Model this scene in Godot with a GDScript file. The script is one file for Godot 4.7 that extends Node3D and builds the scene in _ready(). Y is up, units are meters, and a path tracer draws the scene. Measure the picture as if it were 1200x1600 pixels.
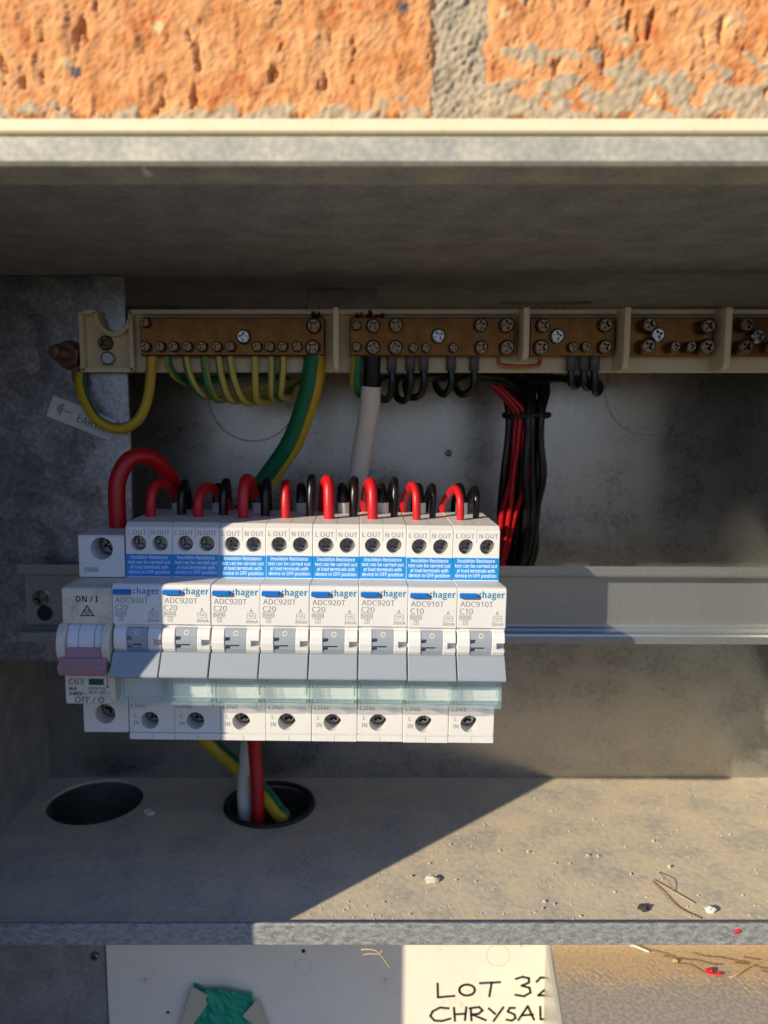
extends Node3D
# All lengths below are millimetres; S turns them into metres.
const S := 0.001
var M := {}
var meshes := {}
var taken := {}
var fonts := {}
var rng := RandomNumberGenerator.new()
const ORD := ["first", "second", "third", "fourth", "fifth", "sixth", "seventh", "eighth"]


func _ready() -> void:
	rng.seed = 4711
	# ---- camera
	var cam := Camera3D.new()
	cam.name = "camera"
	cam.projection = Camera3D.PROJECTION_FRUSTUM
	cam.near = 0.05
	cam.far = 60.0
	cam.size = 0.05 * 2.0 * 800.0 / 1200.0
	cam.frustum_offset = Vector2(0.05 * 34.0 / 1200.0, 0.0)
	cam.position = V(0, 82, 332)
	cam.rotation_degrees = Vector3(-7, 0, 0)
	var ca := CameraAttributesPhysical.new()
	ca.frustum_focal_length = 24.0
	ca.exposure_aperture = 10.0
	ca.frustum_focus_distance = 0.288
	ca.frustum_near = 0.05
	ca.frustum_far = 60.0
	cam.attributes = ca
	add_child(cam)
	cam.current = true
	# ---- sky, exposure
	var env := Environment.new()
	env.background_mode = Environment.BG_SKY
	var sm := ProceduralSkyMaterial.new()
	sm.sky_top_color = Color(0.30, 0.45, 0.70)
	sm.sky_horizon_color = Color(0.70, 0.74, 0.80)
	sm.ground_horizon_color = Color(0.41, 0.39, 0.36)
	sm.ground_bottom_color = Color(0.45, 0.41, 0.36)
	sm.sun_angle_max = 1.0
	sm.sky_energy_multiplier = 1.22
	sm.ground_energy_multiplier = 0.85
	var sky := Sky.new()
	sky.sky_material = sm
	env.sky = sky
	env.tonemap_mode = Environment.TONE_MAPPER_LINEAR
	env.tonemap_exposure = 1.13
	env.sdfgi_enabled = true
	env.ssao_enabled = true
	env.ssil_enabled = true
	var we := WorldEnvironment.new()
	we.name = "environment"
	we.environment = env
	add_child(we)
	# ---- sun
	var sun := DirectionalLight3D.new()
	sun.name = "sun"
	sun.light_energy = 1.6
	sun.light_color = Color(1.0, 0.94, 0.83)
	sun.light_angular_distance = 0.5
	sun.shadow_enabled = true
	sun.basis = Basis.looking_at(Vector3(1.125, -0.595, -1.0).normalized(), Vector3.UP)
	add_child(sun)
	make_materials()
	build_wall()
	build_box()
	build_rail()
	build_terminal_bar()
	build_breakers()
	build_cables()
	build_lower()
	build_debris()


# ------------------------------------------------------------------ helpers
func V(x: float, y: float, z: float) -> Vector3:
	return Vector3(x, y, z) * S


func numbered(n: String) -> String:
	if not taken.has(n):
		taken[n] = 0
		return n
	taken[n] += 1
	return "%s_%03d" % [n, taken[n]]


func tag(o: Node3D, label: String, category: String, group := "") -> Node3D:
	o.set_meta("label", label)
	o.set_meta("category", category)
	if group != "":
		o.set_meta("group", group)
	return o


func thing(n: String, label: String, category: String, at := Vector3.ZERO, group := "") -> Node3D:
	var o := Node3D.new()
	o.name = numbered(n)
	o.position = at * S
	add_child(o)
	tag(o, label, category, group)
	return o


func part(n: String, mesh: Mesh, m: Material, parent: Node3D, at := Vector3.ZERO) -> MeshInstance3D:
	var o := MeshInstance3D.new()
	o.name = n if parent != self else numbered(n)
	o.mesh = mesh
	o.material_override = m
	o.position = at * S
	parent.add_child(o, true)
	return o


func begin(smooth := false) -> SurfaceTool:
	var st := SurfaceTool.new()
	st.begin(Mesh.PRIMITIVE_TRIANGLES)
	st.set_smooth_group(0 if smooth else -1)
	return st


func done(st: SurfaceTool) -> ArrayMesh:
	st.generate_normals()
	return st.commit()


func put(st: SurfaceTool, n: String, m: Material, parent: Node3D, at := Vector3.ZERO) -> MeshInstance3D:
	return part(n, done(st), m, parent, at)


func tri(st: SurfaceTool, a: Vector3, b: Vector3, c: Vector3) -> void:
	st.add_vertex(a * S)
	st.add_vertex(b * S)
	st.add_vertex(c * S)


func quad(st: SurfaceTool, a: Vector3, b: Vector3, c: Vector3, d: Vector3) -> void:
	tri(st, a, b, c)
	tri(st, a, c, d)


func inset(p: PackedVector2Array, b: float) -> PackedVector2Array:
	var area := 0.0
	var n := p.size()
	for i in n:
		area += p[i].cross(p[(i + 1) % n])
	var sg := 1.0 if area > 0.0 else -1.0
	var r := PackedVector2Array()
	for i in n:
		var e0 := (p[i] - p[(i + n - 1) % n]).normalized()
		var e1 := (p[(i + 1) % n] - p[i]).normalized()
		var n0 := Vector2(-e0.y, e0.x) * sg
		var n1 := Vector2(-e1.y, e1.x) * sg
		r.append(p[i] + (n0 + n1) / maxf(0.35, 1.0 + n0.dot(n1)) * b)
	return r


# a profile of (y, z) points swept along x, its ends bevelled by b
func extrude(st: SurfaceTool, p: PackedVector2Array, x0: float, x1: float, b := 0.0, skip := []) -> void:
	var q := inset(p, b) if b > 0.0 else p
	var n := p.size()
	for i in n:
		var j := (i + 1) % n
		if not i in skip:
			quad(st, Vector3(x0 + b, p[i].x, p[i].y), Vector3(x0 + b, p[j].x, p[j].y), Vector3(x1 - b, p[j].x, p[j].y), Vector3(x1 - b, p[i].x, p[i].y))
		if b > 0.0:
			quad(st, Vector3(x0, q[i].x, q[i].y), Vector3(x0, q[j].x, q[j].y), Vector3(x0 + b, p[j].x, p[j].y), Vector3(x0 + b, p[i].x, p[i].y))
			quad(st, Vector3(x1 - b, p[i].x, p[i].y), Vector3(x1 - b, p[j].x, p[j].y), Vector3(x1, q[j].x, q[j].y), Vector3(x1, q[i].x, q[i].y))
	var t := Geometry2D.triangulate_polygon(q)
	for k in range(0, t.size(), 3):
		tri(st, Vector3(x0, q[t[k]].x, q[t[k]].y), Vector3(x0, q[t[k + 1]].x, q[t[k + 1]].y), Vector3(x0, q[t[k + 2]].x, q[t[k + 2]].y))
		tri(st, Vector3(x1, q[t[k]].x, q[t[k]].y), Vector3(x1, q[t[k + 2]].x, q[t[k + 2]].y), Vector3(x1, q[t[k + 1]].x, q[t[k + 1]].y))


func bbox(st: SurfaceTool, x0: float, x1: float, y0: float, y1: float, z0: float, z1: float, b := 0.3) -> void:
	if b <= 0.0:
		extrude(st, PackedVector2Array([Vector2(y0, z0), Vector2(y1, z0), Vector2(y1, z1), Vector2(y0, z1)]), x0, x1)
		return
	extrude(st, PackedVector2Array([Vector2(y0 + b, z0), Vector2(y1 - b, z0), Vector2(y1, z0 + b), Vector2(y1, z1 - b), Vector2(y1 - b, z1), Vector2(y0 + b, z1), Vector2(y0, z1 - b), Vector2(y0, z0 + b)]), x0, x1, b)


func box(n: String, x0: float, x1: float, y0: float, y1: float, z0: float, z1: float, b: float, m: Material, parent: Node3D) -> MeshInstance3D:
	var st := begin()
	bbox(st, x0, x1, y0, y1, z0, z1, b)
	return put(st, n, m, parent)


# an outline in x, y pushed from z0 to z1
func prism(st: SurfaceTool, p: PackedVector2Array, z0: float, z1: float, b := 0.0) -> void:
	var q := inset(p, b) if b > 0.0 else p
	var n := p.size()
	for i in n:
		var j := (i + 1) % n
		quad(st, Vector3(p[i].x, p[i].y, z0), Vector3(p[j].x, p[j].y, z0), Vector3(p[j].x, p[j].y, z1 - b), Vector3(p[i].x, p[i].y, z1 - b))
		if b > 0.0:
			quad(st, Vector3(p[i].x, p[i].y, z1 - b), Vector3(p[j].x, p[j].y, z1 - b), Vector3(q[j].x, q[j].y, z1), Vector3(q[i].x, q[i].y, z1))
	var t := Geometry2D.triangulate_polygon(q)
	for k in range(0, t.size(), 3):
		tri(st, Vector3(q[t[k]].x, q[t[k]].y, z1), Vector3(q[t[k + 1]].x, q[t[k + 1]].y, z1), Vector3(q[t[k + 2]].x, q[t[k + 2]].y, z1))
	t = Geometry2D.triangulate_polygon(p)
	for k in range(0, t.size(), 3):
		tri(st, Vector3(p[t[k]].x, p[t[k]].y, z0), Vector3(p[t[k + 2]].x, p[t[k + 2]].y, z0), Vector3(p[t[k + 1]].x, p[t[k + 1]].y, z0))


func flat_poly(st: SurfaceTool, p: PackedVector2Array, z: float) -> void:
	var t := Geometry2D.triangulate_polygon(p)
	for k in range(0, t.size(), 3):
		tri(st, Vector3(p[t[k]].x, p[t[k]].y, z), Vector3(p[t[k + 1]].x, p[t[k + 1]].y, z), Vector3(p[t[k + 2]].x, p[t[k + 2]].y, z))


# a face at z with round holes [cx, cy, r], and a wall of depth d into each hole
func holed_face(st: SurfaceTool, x0: float, x1: float, y0: float, y1: float, z: float, holes: Array, d: float) -> void:
	var n := 14
	var xa := x0
	for i in holes.size():
		var h: Array = holes[i]
		var xb: float = x1 if i == holes.size() - 1 else (h[0] + holes[i + 1][0]) / 2.0
		for up in [1.0, -1.0]:
			var p := PackedVector2Array([Vector2(xa, h[1]), Vector2(xa, y1 if up > 0 else y0), Vector2(xb, y1 if up > 0 else y0), Vector2(xb, h[1])])
			for k in n + 1:
				var a := PI * k / n
				p.append(Vector2(h[0] + h[2] * cos(a), h[1] + up * h[2] * sin(a)))
			flat_poly(st, p, z)
		ring_wall(st, h[0], h[1], h[2], z, z - d)
		xa = xb


func ring_wall(st: SurfaceTool, cx: float, cy: float, r: float, z0: float, z1: float) -> void:
	for k in 28:
		var a := TAU * k / 28.0
		var b := TAU * (k + 1) / 28.0
		quad(st, Vector3(cx + r * cos(a), cy + r * sin(a), z0), Vector3(cx + r * cos(b), cy + r * sin(b), z0), Vector3(cx + r * cos(b), cy + r * sin(b), z1), Vector3(cx + r * cos(a), cy + r * sin(a), z1))


# (radius, z) points turned about the z axis
func lathe(st: SurfaceTool, p: Array, n := 24, cx := 0.0, cy := 0.0) -> void:
	for i in p.size() - 1:
		for k in n:
			var a := TAU * k / n
			var b := TAU * (k + 1) / n
			var va := Vector3(cx + p[i].x * cos(a), cy + p[i].x * sin(a), p[i].y)
			var vb := Vector3(cx + p[i].x * cos(b), cy + p[i].x * sin(b), p[i].y)
			var vc := Vector3(cx + p[i + 1].x * cos(b), cy + p[i + 1].x * sin(b), p[i + 1].y)
			var vd := Vector3(cx + p[i + 1].x * cos(a), cy + p[i + 1].x * sin(a), p[i + 1].y)
			if p[i].x > 0.0001:
				tri(st, va, vb, vc)
			if p[i + 1].x > 0.0001:
				tri(st, va, vc, vd)


# a screw head with a real cross recess, standing on z = 0
func screw_mesh(r: float, h: float, dome: float, shank := 0.0) -> ArrayMesh:
	var key := "screw%.2f_%.2f_%.2f_%.2f" % [r, h, dome, shank]
	if meshes.has(key):
		return meshes[key]
	var st := begin()
	var ri := r * 0.74
	var w := r * 0.13
	var l := r * 0.6
	if shank > 0.0:
		lathe(st, [Vector2(r * 0.97, -shank), Vector2(r * 0.97, 0)], 24)
	lathe(st, [Vector2(r, 0), Vector2(r, h - dome), Vector2(r * 0.93, h - dome * 0.45), Vector2(ri, h)], 24)
	for s in 4:
		var rot := Transform2D(s * PI / 2.0, Vector2.ZERO)
		var p := PackedVector2Array([Vector2(l, 0), Vector2(ri, 0)])
		for k in range(1, 6):
			p.append(Vector2(ri * cos(PI / 2 * k / 6.0), ri * sin(PI / 2 * k / 6.0)))
		p.append_array(PackedVector2Array([Vector2(0, ri), Vector2(0, l), Vector2(w, l), Vector2(w * 1.5, w * 1.5), Vector2(l, w)]))
		var q := rot * p
		flat_poly(st, q, h)
		var m := q.size()
		for e in [[m - 4, m - 3], [m - 3, m - 2], [m - 2, m - 1], [m - 1, 0]]:
			quad(st, Vector3(q[e[0]].x, q[e[0]].y, h), Vector3(q[e[1]].x, q[e[1]].y, h), Vector3(q[e[1]].x * 0.7, q[e[1]].y * 0.7, h - r * 0.55), Vector3(q[e[0]].x * 0.7, q[e[0]].y * 0.7, h - r * 0.55))
	lathe(st, [Vector2(0, h - r * 0.55), Vector2(l, h - r * 0.55)], 8)
	meshes[key] = done(st)
	return meshes[key]


func curve(pts: Array, n := 8) -> Array:
	var out := []
	for i in pts.size() - 1:
		var p0: Vector3 = pts[maxi(i - 1, 0)]
		var p1: Vector3 = pts[i]
		var p2: Vector3 = pts[i + 1]
		var p3: Vector3 = pts[mini(i + 2, pts.size() - 1)]
		for k in n:
			out.append(p1.cubic_interpolate(p2, p0, p3, k / float(n)))
	out.append(pts[pts.size() - 1])
	return out


# a round tube along a path; cols gives one colour for each side
func tube(st: SurfaceTool, path: Array, r: float, n := 14, cols := [], caps := true) -> void:
	var rings := []
	var t0: Vector3 = (path[1] - path[0]).normalized()
	var u := t0.cross(Vector3(0, 0, 1))
	if u.length() < 0.1:
		u = t0.cross(Vector3(1, 0, 0))
	u = u.normalized()
	for i in path.size():
		var t: Vector3 = (path[mini(i + 1, path.size() - 1)] - path[maxi(i - 1, 0)]).normalized()
		u = (u - t * u.dot(t)).normalized()
		var v := t.cross(u)
		var ring := []
		for k in n:
			var a := TAU * k / n
			ring.append(path[i] + (u * cos(a) + v * sin(a)) * r)
		rings.append(ring)
	for i in path.size() - 1:
		for k in n:
			if cols.size() > 0:
				st.set_color(cols[k % cols.size()])
			var j := (k + 1) % n
			quad(st, rings[i][k], rings[i + 1][k], rings[i + 1][j], rings[i][j])
	if caps:
		for e in [0, path.size() - 1]:
			for k in n:
				if cols.size() > 0:
					st.set_color(cols[k % cols.size()])
				tri(st, path[e], rings[e][k], rings[e][(k + 1) % n])


func text(parent: Node3D, s: String, cx: float, cy: float, z: float, w: float, h: float, m: Material, bold := false) -> MeshInstance3D:
	var key := "text" + s + str(bold)
	if not meshes.has(key):
		var tm := TextMesh.new()
		tm.text = s
		tm.font = fonts[bold]
		tm.font_size = 40
		tm.pixel_size = 0.001
		tm.depth = 0.004
		tm.curve_step = 2.0
		meshes[key] = tm
	var ab: AABB = meshes[key].get_aabb()
	var o := part("lettering", meshes[key], m, parent)
	var sy := h * S / ab.size.y
	var sx := w * S / ab.size.x if w > 0.0 else sy
	o.scale = Vector3(sx, sy, 0.03)
	var c := ab.get_center()
	o.position = V(cx, cy, z) - Vector3(c.x * sx, c.y * sy, c.z * 0.03)
	return o


# ------------------------------------------------------------------ materials
func noise(sd: int, f: float, oct := 4, kind := FastNoiseLite.TYPE_SIMPLEX_SMOOTH) -> FastNoiseLite:
	var n := FastNoiseLite.new()
	n.seed = sd
	n.frequency = f
	n.noise_type = kind
	n.fractal_octaves = oct
	return n


func gray(n: FastNoiseLite, size: int) -> PackedByteArray:
	var im := n.get_seamless_image(size, size)
	im.convert(Image.FORMAT_L8)
	return im.get_data()


# mixes two noises and looks the sum up in a ramp of sRGB colours
func ramp_tex(a: PackedByteArray, wa: float, b: PackedByteArray, wb: float, size: int, offs: Array, cols: Array) -> ImageTexture:
	var g := Gradient.new()
	g.offsets = PackedFloat32Array(offs)
	g.colors = PackedColorArray(cols)
	var lut := []
	for i in 256:
		lut.append(g.sample(i / 255.0))
	var d := PackedByteArray()
	d.resize(size * size * 3)
	for i in size * size:
		var v := clampi(int(a[i] * wa + b[i] * wb), 0, 255)
		var c: Color = lut[v]
		d[i * 3] = c.r8
		d[i * 3 + 1] = c.g8
		d[i * 3 + 2] = c.b8
	return ImageTexture.create_from_image(Image.create_from_data(size, size, false, Image.FORMAT_RGB8, d))


func mat(c: Color, rough: float, metal := 0.0) -> StandardMaterial3D:
	var m := StandardMaterial3D.new()
	m.albedo_color = c
	m.roughness = rough
	m.metallic = metal
	m.cull_mode = BaseMaterial3D.CULL_DISABLED
	return m


func tiled(m: StandardMaterial3D, mm: float, world := true) -> StandardMaterial3D:
	m.uv1_triplanar = true
	m.uv1_world_triplanar = world
	m.uv1_scale = Vector3.ONE * (1000.0 / mm)
	m.uv1_triplanar_sharpness = 8.0
	return m


func g(v: float) -> Color:
	return Color(v, v, v)


func make_materials() -> void:
	for b in [false, true]:
		var f := SystemFont.new()
		f.font_names = PackedStringArray(["Droid Sans"])
		f.font_weight = 700 if b else 400
		fonts[b] = f
	var n := 512
	var cellv := noise(3, 0.022, 2, FastNoiseLite.TYPE_CELLULAR)
	cellv.cellular_return_type = FastNoiseLite.RETURN_CELL_VALUE
	cellv.cellular_jitter = 1.0
	cellv.domain_warp_enabled = true
	cellv.domain_warp_amplitude = 30.0
	cellv.domain_warp_frequency = 0.02
	var spangle := gray(cellv, n)
	var fine := gray(noise(5, 0.06, 5), n)
	var coarse := gray(noise(8, 0.008, 4), n)
	var grain := gray(noise(9, 0.2, 3), n)
	# galvanised sheet
	var galv := tiled(mat(Color(1, 1, 1), 1.0, 0.85), 110.0)
	galv.albedo_texture = ramp_tex(spangle, 0.35, fine, 0.65, n, [0.1, 0.4, 0.6, 0.9], [Color(0.44, 0.45, 0.46), Color(0.55, 0.56, 0.57), Color(0.62, 0.63, 0.64), Color(0.74, 0.74, 0.73)])
	galv.roughness_texture = ramp_tex(spangle, 0.5, fine, 0.5, n, [0.0, 1.0], [g(0.26), g(0.58)])
	M.galv = galv
	var backm := tiled(mat(Color(1, 1, 1), 1.0, 0.82), 130.0)
	backm.albedo_texture = ramp_tex(coarse, 0.45, fine, 0.55, n, [0.2, 0.5, 0.8], [Color(0.63, 0.625, 0.605), Color(0.67, 0.665, 0.64), Color(0.71, 0.70, 0.67)])
	backm.roughness_texture = ramp_tex(coarse, 0.5, fine, 0.5, n, [0.2, 0.8], [g(0.24), g(0.36)])
	M.back = backm
	# bright clean spangle of the mounting plate
	var plate := tiled(mat(Color(1, 1, 1), 1.0, 0.9), 95.0)
	plate.albedo_texture = ramp_tex(spangle, 0.4, fine, 0.6, n, [0.15, 0.5, 0.85], [Color(0.52, 0.53, 0.55), Color(0.62, 0.63, 0.65), Color(0.76, 0.76, 0.77)])
	plate.roughness_texture = ramp_tex(spangle, 0.85, fine, 0.15, n, [0.0, 1.0], [g(0.22), g(0.5)])
	M.plate = plate
	# old ceiling sheet, dull with dirt
	var dull := tiled(mat(Color(1, 1, 1), 0.62, 0.35), 90.0)
	dull.albedo_texture = ramp_tex(coarse, 0.5, fine, 0.5, n, [0.2, 0.5, 0.8], [Color(0.53, 0.525, 0.51), Color(0.60, 0.595, 0.575), Color(0.67, 0.665, 0.64)])
	M.dull = dull
	# dusty shelf
	var dust := tiled(mat(Color(1, 1, 1), 1.0, 0.0), 140.0)
	dust.albedo_texture = ramp_tex(coarse, 0.45, fine, 0.55, n, [0.22, 0.36, 0.5, 0.66, 0.85], [Color(0.72, 0.70, 0.66), Color(0.78, 0.74, 0.67), Color(0.82, 0.77, 0.68), Color(0.85, 0.79, 0.68), Color(0.89, 0.81, 0.67)])
	dust.roughness_texture = ramp_tex(coarse, 0.8, fine, 0.2, n, [0.25, 0.5], [g(0.5), g(0.95)])
	dust.heightmap_enabled = true
	dust.heightmap_scale = 0.02
	dust.heightmap_texture = ramp_tex(fine, 0.5, grain, 0.5, n, [0.0, 1.0], [g(0.0), g(1.0)])
	M.dust = dust
	# worn lip of the shelf
	var lip := tiled(mat(Color(1, 1, 1), 1.0, 0.35), 45.0)
	lip.uv1_scale = Vector3(6.0, 12.0, 12.0)
	lip.albedo_texture = ramp_tex(fine, 0.5, grain, 0.5, n, [0.25, 0.4, 0.52, 0.75], [Color(0.48, 0.49, 0.49), Color(0.56, 0.57, 0.565), Color(0.62, 0.63, 0.62), Color(0.72, 0.72, 0.70)])
	lip.roughness_texture = ramp_tex(fine, 0.6, grain, 0.4, n, [0.2, 0.8], [g(0.38), g(0.7)])
	M.lip = lip
	# top flange, painted over
	var flange := tiled(mat(Color(1, 1, 1), 0.65, 0.1), 80.0)
	flange.albedo_texture = ramp_tex(coarse, 0.5, fine, 0.5, n, [0.25, 0.5, 0.75], [Color(0.62, 0.62, 0.58), Color(0.70, 0.69, 0.63), Color(0.78, 0.76, 0.68)])
	M.flange = flange
	var cream := tiled(mat(Color(1, 1, 1), 0.7), 60.0)
	cream.albedo_texture = ramp_tex(coarse, 0.4, fine, 0.6, n, [0.02, 0.12, 0.2, 0.9], [Color(0.45, 0.42, 0.36), Color(0.7, 0.64, 0.5), Color(0.93, 0.87, 0.71), Color(0.96, 0.91, 0.77)])
	M.trim = cream
	# rail
	var rail := tiled(mat(Color(1, 1, 1), 0.27, 0.78), 70.0)
	rail.albedo_texture = ramp_tex(fine, 0.5, grain, 0.5, n, [0.3, 0.6, 0.78, 0.9], [Color(0.70, 0.72, 0.72), Color(0.74, 0.76, 0.75), Color(0.78, 0.79, 0.78), Color(0.94, 0.94, 0.94)])
	M.rail = rail
	# plastics
	var white := tiled(mat(Color(1, 1, 1), 0.46), 50.0, false)
	white.albedo_texture = ramp_tex(coarse, 0.5, fine, 0.5, n, [0.2, 0.8], [Color(0.855, 0.85, 0.83), Color(0.88, 0.875, 0.86)])
	M.white = white
	M.switch_white = mat(Color(0.83, 0.84, 0.86), 0.4)
	var aged := tiled(mat(Color(1, 1, 1), 0.5), 40.0, false)
	aged.albedo_texture = ramp_tex(coarse, 0.6, fine, 0.4, n, [0.15, 0.45, 0.8], [Color(0.72, 0.69, 0.6), Color(0.82, 0.8, 0.72), Color(0.85, 0.83, 0.76)])
	M.aged = aged
	var shade := tiled(mat(Color(1, 1, 1), 0.55), 16.0, false)
	shade.albedo_texture = ramp_tex(fine, 0.4, grain, 0.6, n, [0.3, 0.7], [Color(0.55, 0.585, 0.61), Color(0.60, 0.635, 0.66)])
	shade.heightmap_enabled = true
	shade.heightmap_scale = 0.004
	shade.heightmap_texture = dust.heightmap_texture
	M.shade = shade
	M.toggle = mat(Color(0.59, 0.62, 0.65), 0.4)
	M.mauve = mat(Color(0.63, 0.47, 0.485), 0.5)
	M.blue = mat(Color(0.0, 0.53, 0.82), 0.45)
	M.button = mat(Color(0.08, 0.44, 0.78), 0.25)
	M.logo = mat(Color(0.0, 0.5, 0.66), 0.4)
	M.ink_white = mat(Color(0.95, 0.97, 1.0), 0.5)
	M.ink_gray = mat(Color(0.5, 0.5, 0.51), 0.5)
	M.ink_dark = mat(Color(0.13, 0.13, 0.13), 0.5)
	M.ink_green = mat(Color(0.1, 0.42, 0.24), 0.5)
	M.flag = mat(Color(0.02, 0.32, 0.25), 0.3)
	M.dark = mat(Color(0.1, 0.1, 0.11), 0.6)
	var lid := mat(Color(0.80, 0.93, 0.94, 0.08), 0.05)
	lid.transparency = BaseMaterial3D.TRANSPARENCY_ALPHA
	M.lid = lid
	var rib := mat(Color(0.68, 0.86, 0.87, 0.16), 0.06)
	rib.transparency = BaseMaterial3D.TRANSPARENCY_ALPHA
	M.rib = rib
	M.paper = mat(Color(0.84, 0.86, 0.86), 0.7)
	M.steel = mat(Color(0.56, 0.56, 0.57), 0.3, 0.95)
	M.zinc = mat(Color(0.6, 0.6, 0.57), 0.25, 1.0)
	# brass
	var brass := tiled(mat(Color(1, 1, 1), 0.34, 0.9), 40.0)
	brass.albedo_texture = ramp_tex(coarse, 0.5, fine, 0.5, n, [0.2, 0.8], [Color(0.36, 0.24, 0.11), Color(0.48, 0.33, 0.17)])
	M.brass = brass
	M.screw_brass = mat(Color(0.46, 0.39, 0.30), 0.3, 0.95)
	M.copper = mat(Color(0.72, 0.42, 0.28), 0.3, 0.95)
	M.rusty = mat(Color(0.44, 0.36, 0.30), 0.45, 0.7)
	var bar_plastic := mat(Color(0.83, 0.77, 0.63), 0.5)
	M.bar_plastic = bar_plastic
	# cable sheaths
	M.red = mat(Color(0.76, 0.09, 0.12), 0.42)
	M.red_main = mat(Color(0.7, 0.03, 0.07), 0.4)
	M.black = mat(Color(0.06, 0.06, 0.065), 0.32)
	M.boot = mat(Color(0.36, 0.35, 0.34), 0.55)
	M.collar = mat(Color(0.8, 0.8, 0.8), 0.5)
	M.sheath = mat(Color(0.86, 0.83, 0.76), 0.5)
	var duo := mat(Color(1, 1, 1), 0.4)
	duo.vertex_color_use_as_albedo = true
	M.duo = duo
	# brick and other vertex-coloured matter
	var brick := mat(Color(1, 1, 1), 0.92)
	brick.vertex_color_use_as_albedo = true
	M.brick = brick
	var coarse_brick := tiled(mat(Color(1, 1, 1), 0.92), 90.0)
	coarse_brick.albedo_texture = ramp_tex(coarse, 0.5, fine, 0.5, n, [0.2, 0.5, 0.8], [Color(0.66, 0.4, 0.22), Color(0.78, 0.48, 0.26), Color(0.84, 0.56, 0.33)])
	coarse_brick.heightmap_enabled = true
	coarse_brick.heightmap_scale = 0.15
	coarse_brick.heightmap_texture = dust.heightmap_texture
	M.coarse_brick = coarse_brick
	var mortar := tiled(mat(Color(1, 1, 1), 0.95), 60.0)
	mortar.albedo_texture = ramp_tex(fine, 0.5, grain, 0.5, n, [0.25, 0.75], [Color(0.52, 0.47, 0.4), Color(0.68, 0.62, 0.52)])
	M.mortar = mortar
	# lower compartment
	var board := tiled(mat(Color(1, 1, 1), 0.55), 120.0)
	board.albedo_texture = ramp_tex(coarse, 0.55, fine, 0.45, n, [0.06, 0.14, 0.24, 0.8], [Color(0.66, 0.6, 0.5), Color(0.84, 0.8, 0.71), Color(0.9, 0.87, 0.79), Color(0.92, 0.895, 0.825)])
	M.board = board
	M.meter_edge = mat(Color(0.6, 0.6, 0.59), 0.25)
	M.tape = mat(Color(0.0, 0.58, 0.45), 0.45)
	M.tape_back = mat(Color(0.76, 0.72, 0.6), 0.7)
	M.pebble = mat(Color(0.8, 0.77, 0.7), 0.85)
	M.twig = mat(Color(0.52, 0.4, 0.25), 0.85)
	M.straw = mat(Color(0.78, 0.66, 0.46), 0.85)
	M.petal = mat(Color(0.82, 0.12, 0.22), 0.6)
	M.leaf = mat(Color(0.26, 0.26, 0.25), 0.8)
	M.fluff = mat(Color(0.88, 0.87, 0.83), 0.95)


# ------------------------------------------------------------------ brick wall
func lin(r: float, gg: float, b: float) -> Color:
	return Color(r, gg, b).srgb_to_linear()


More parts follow.
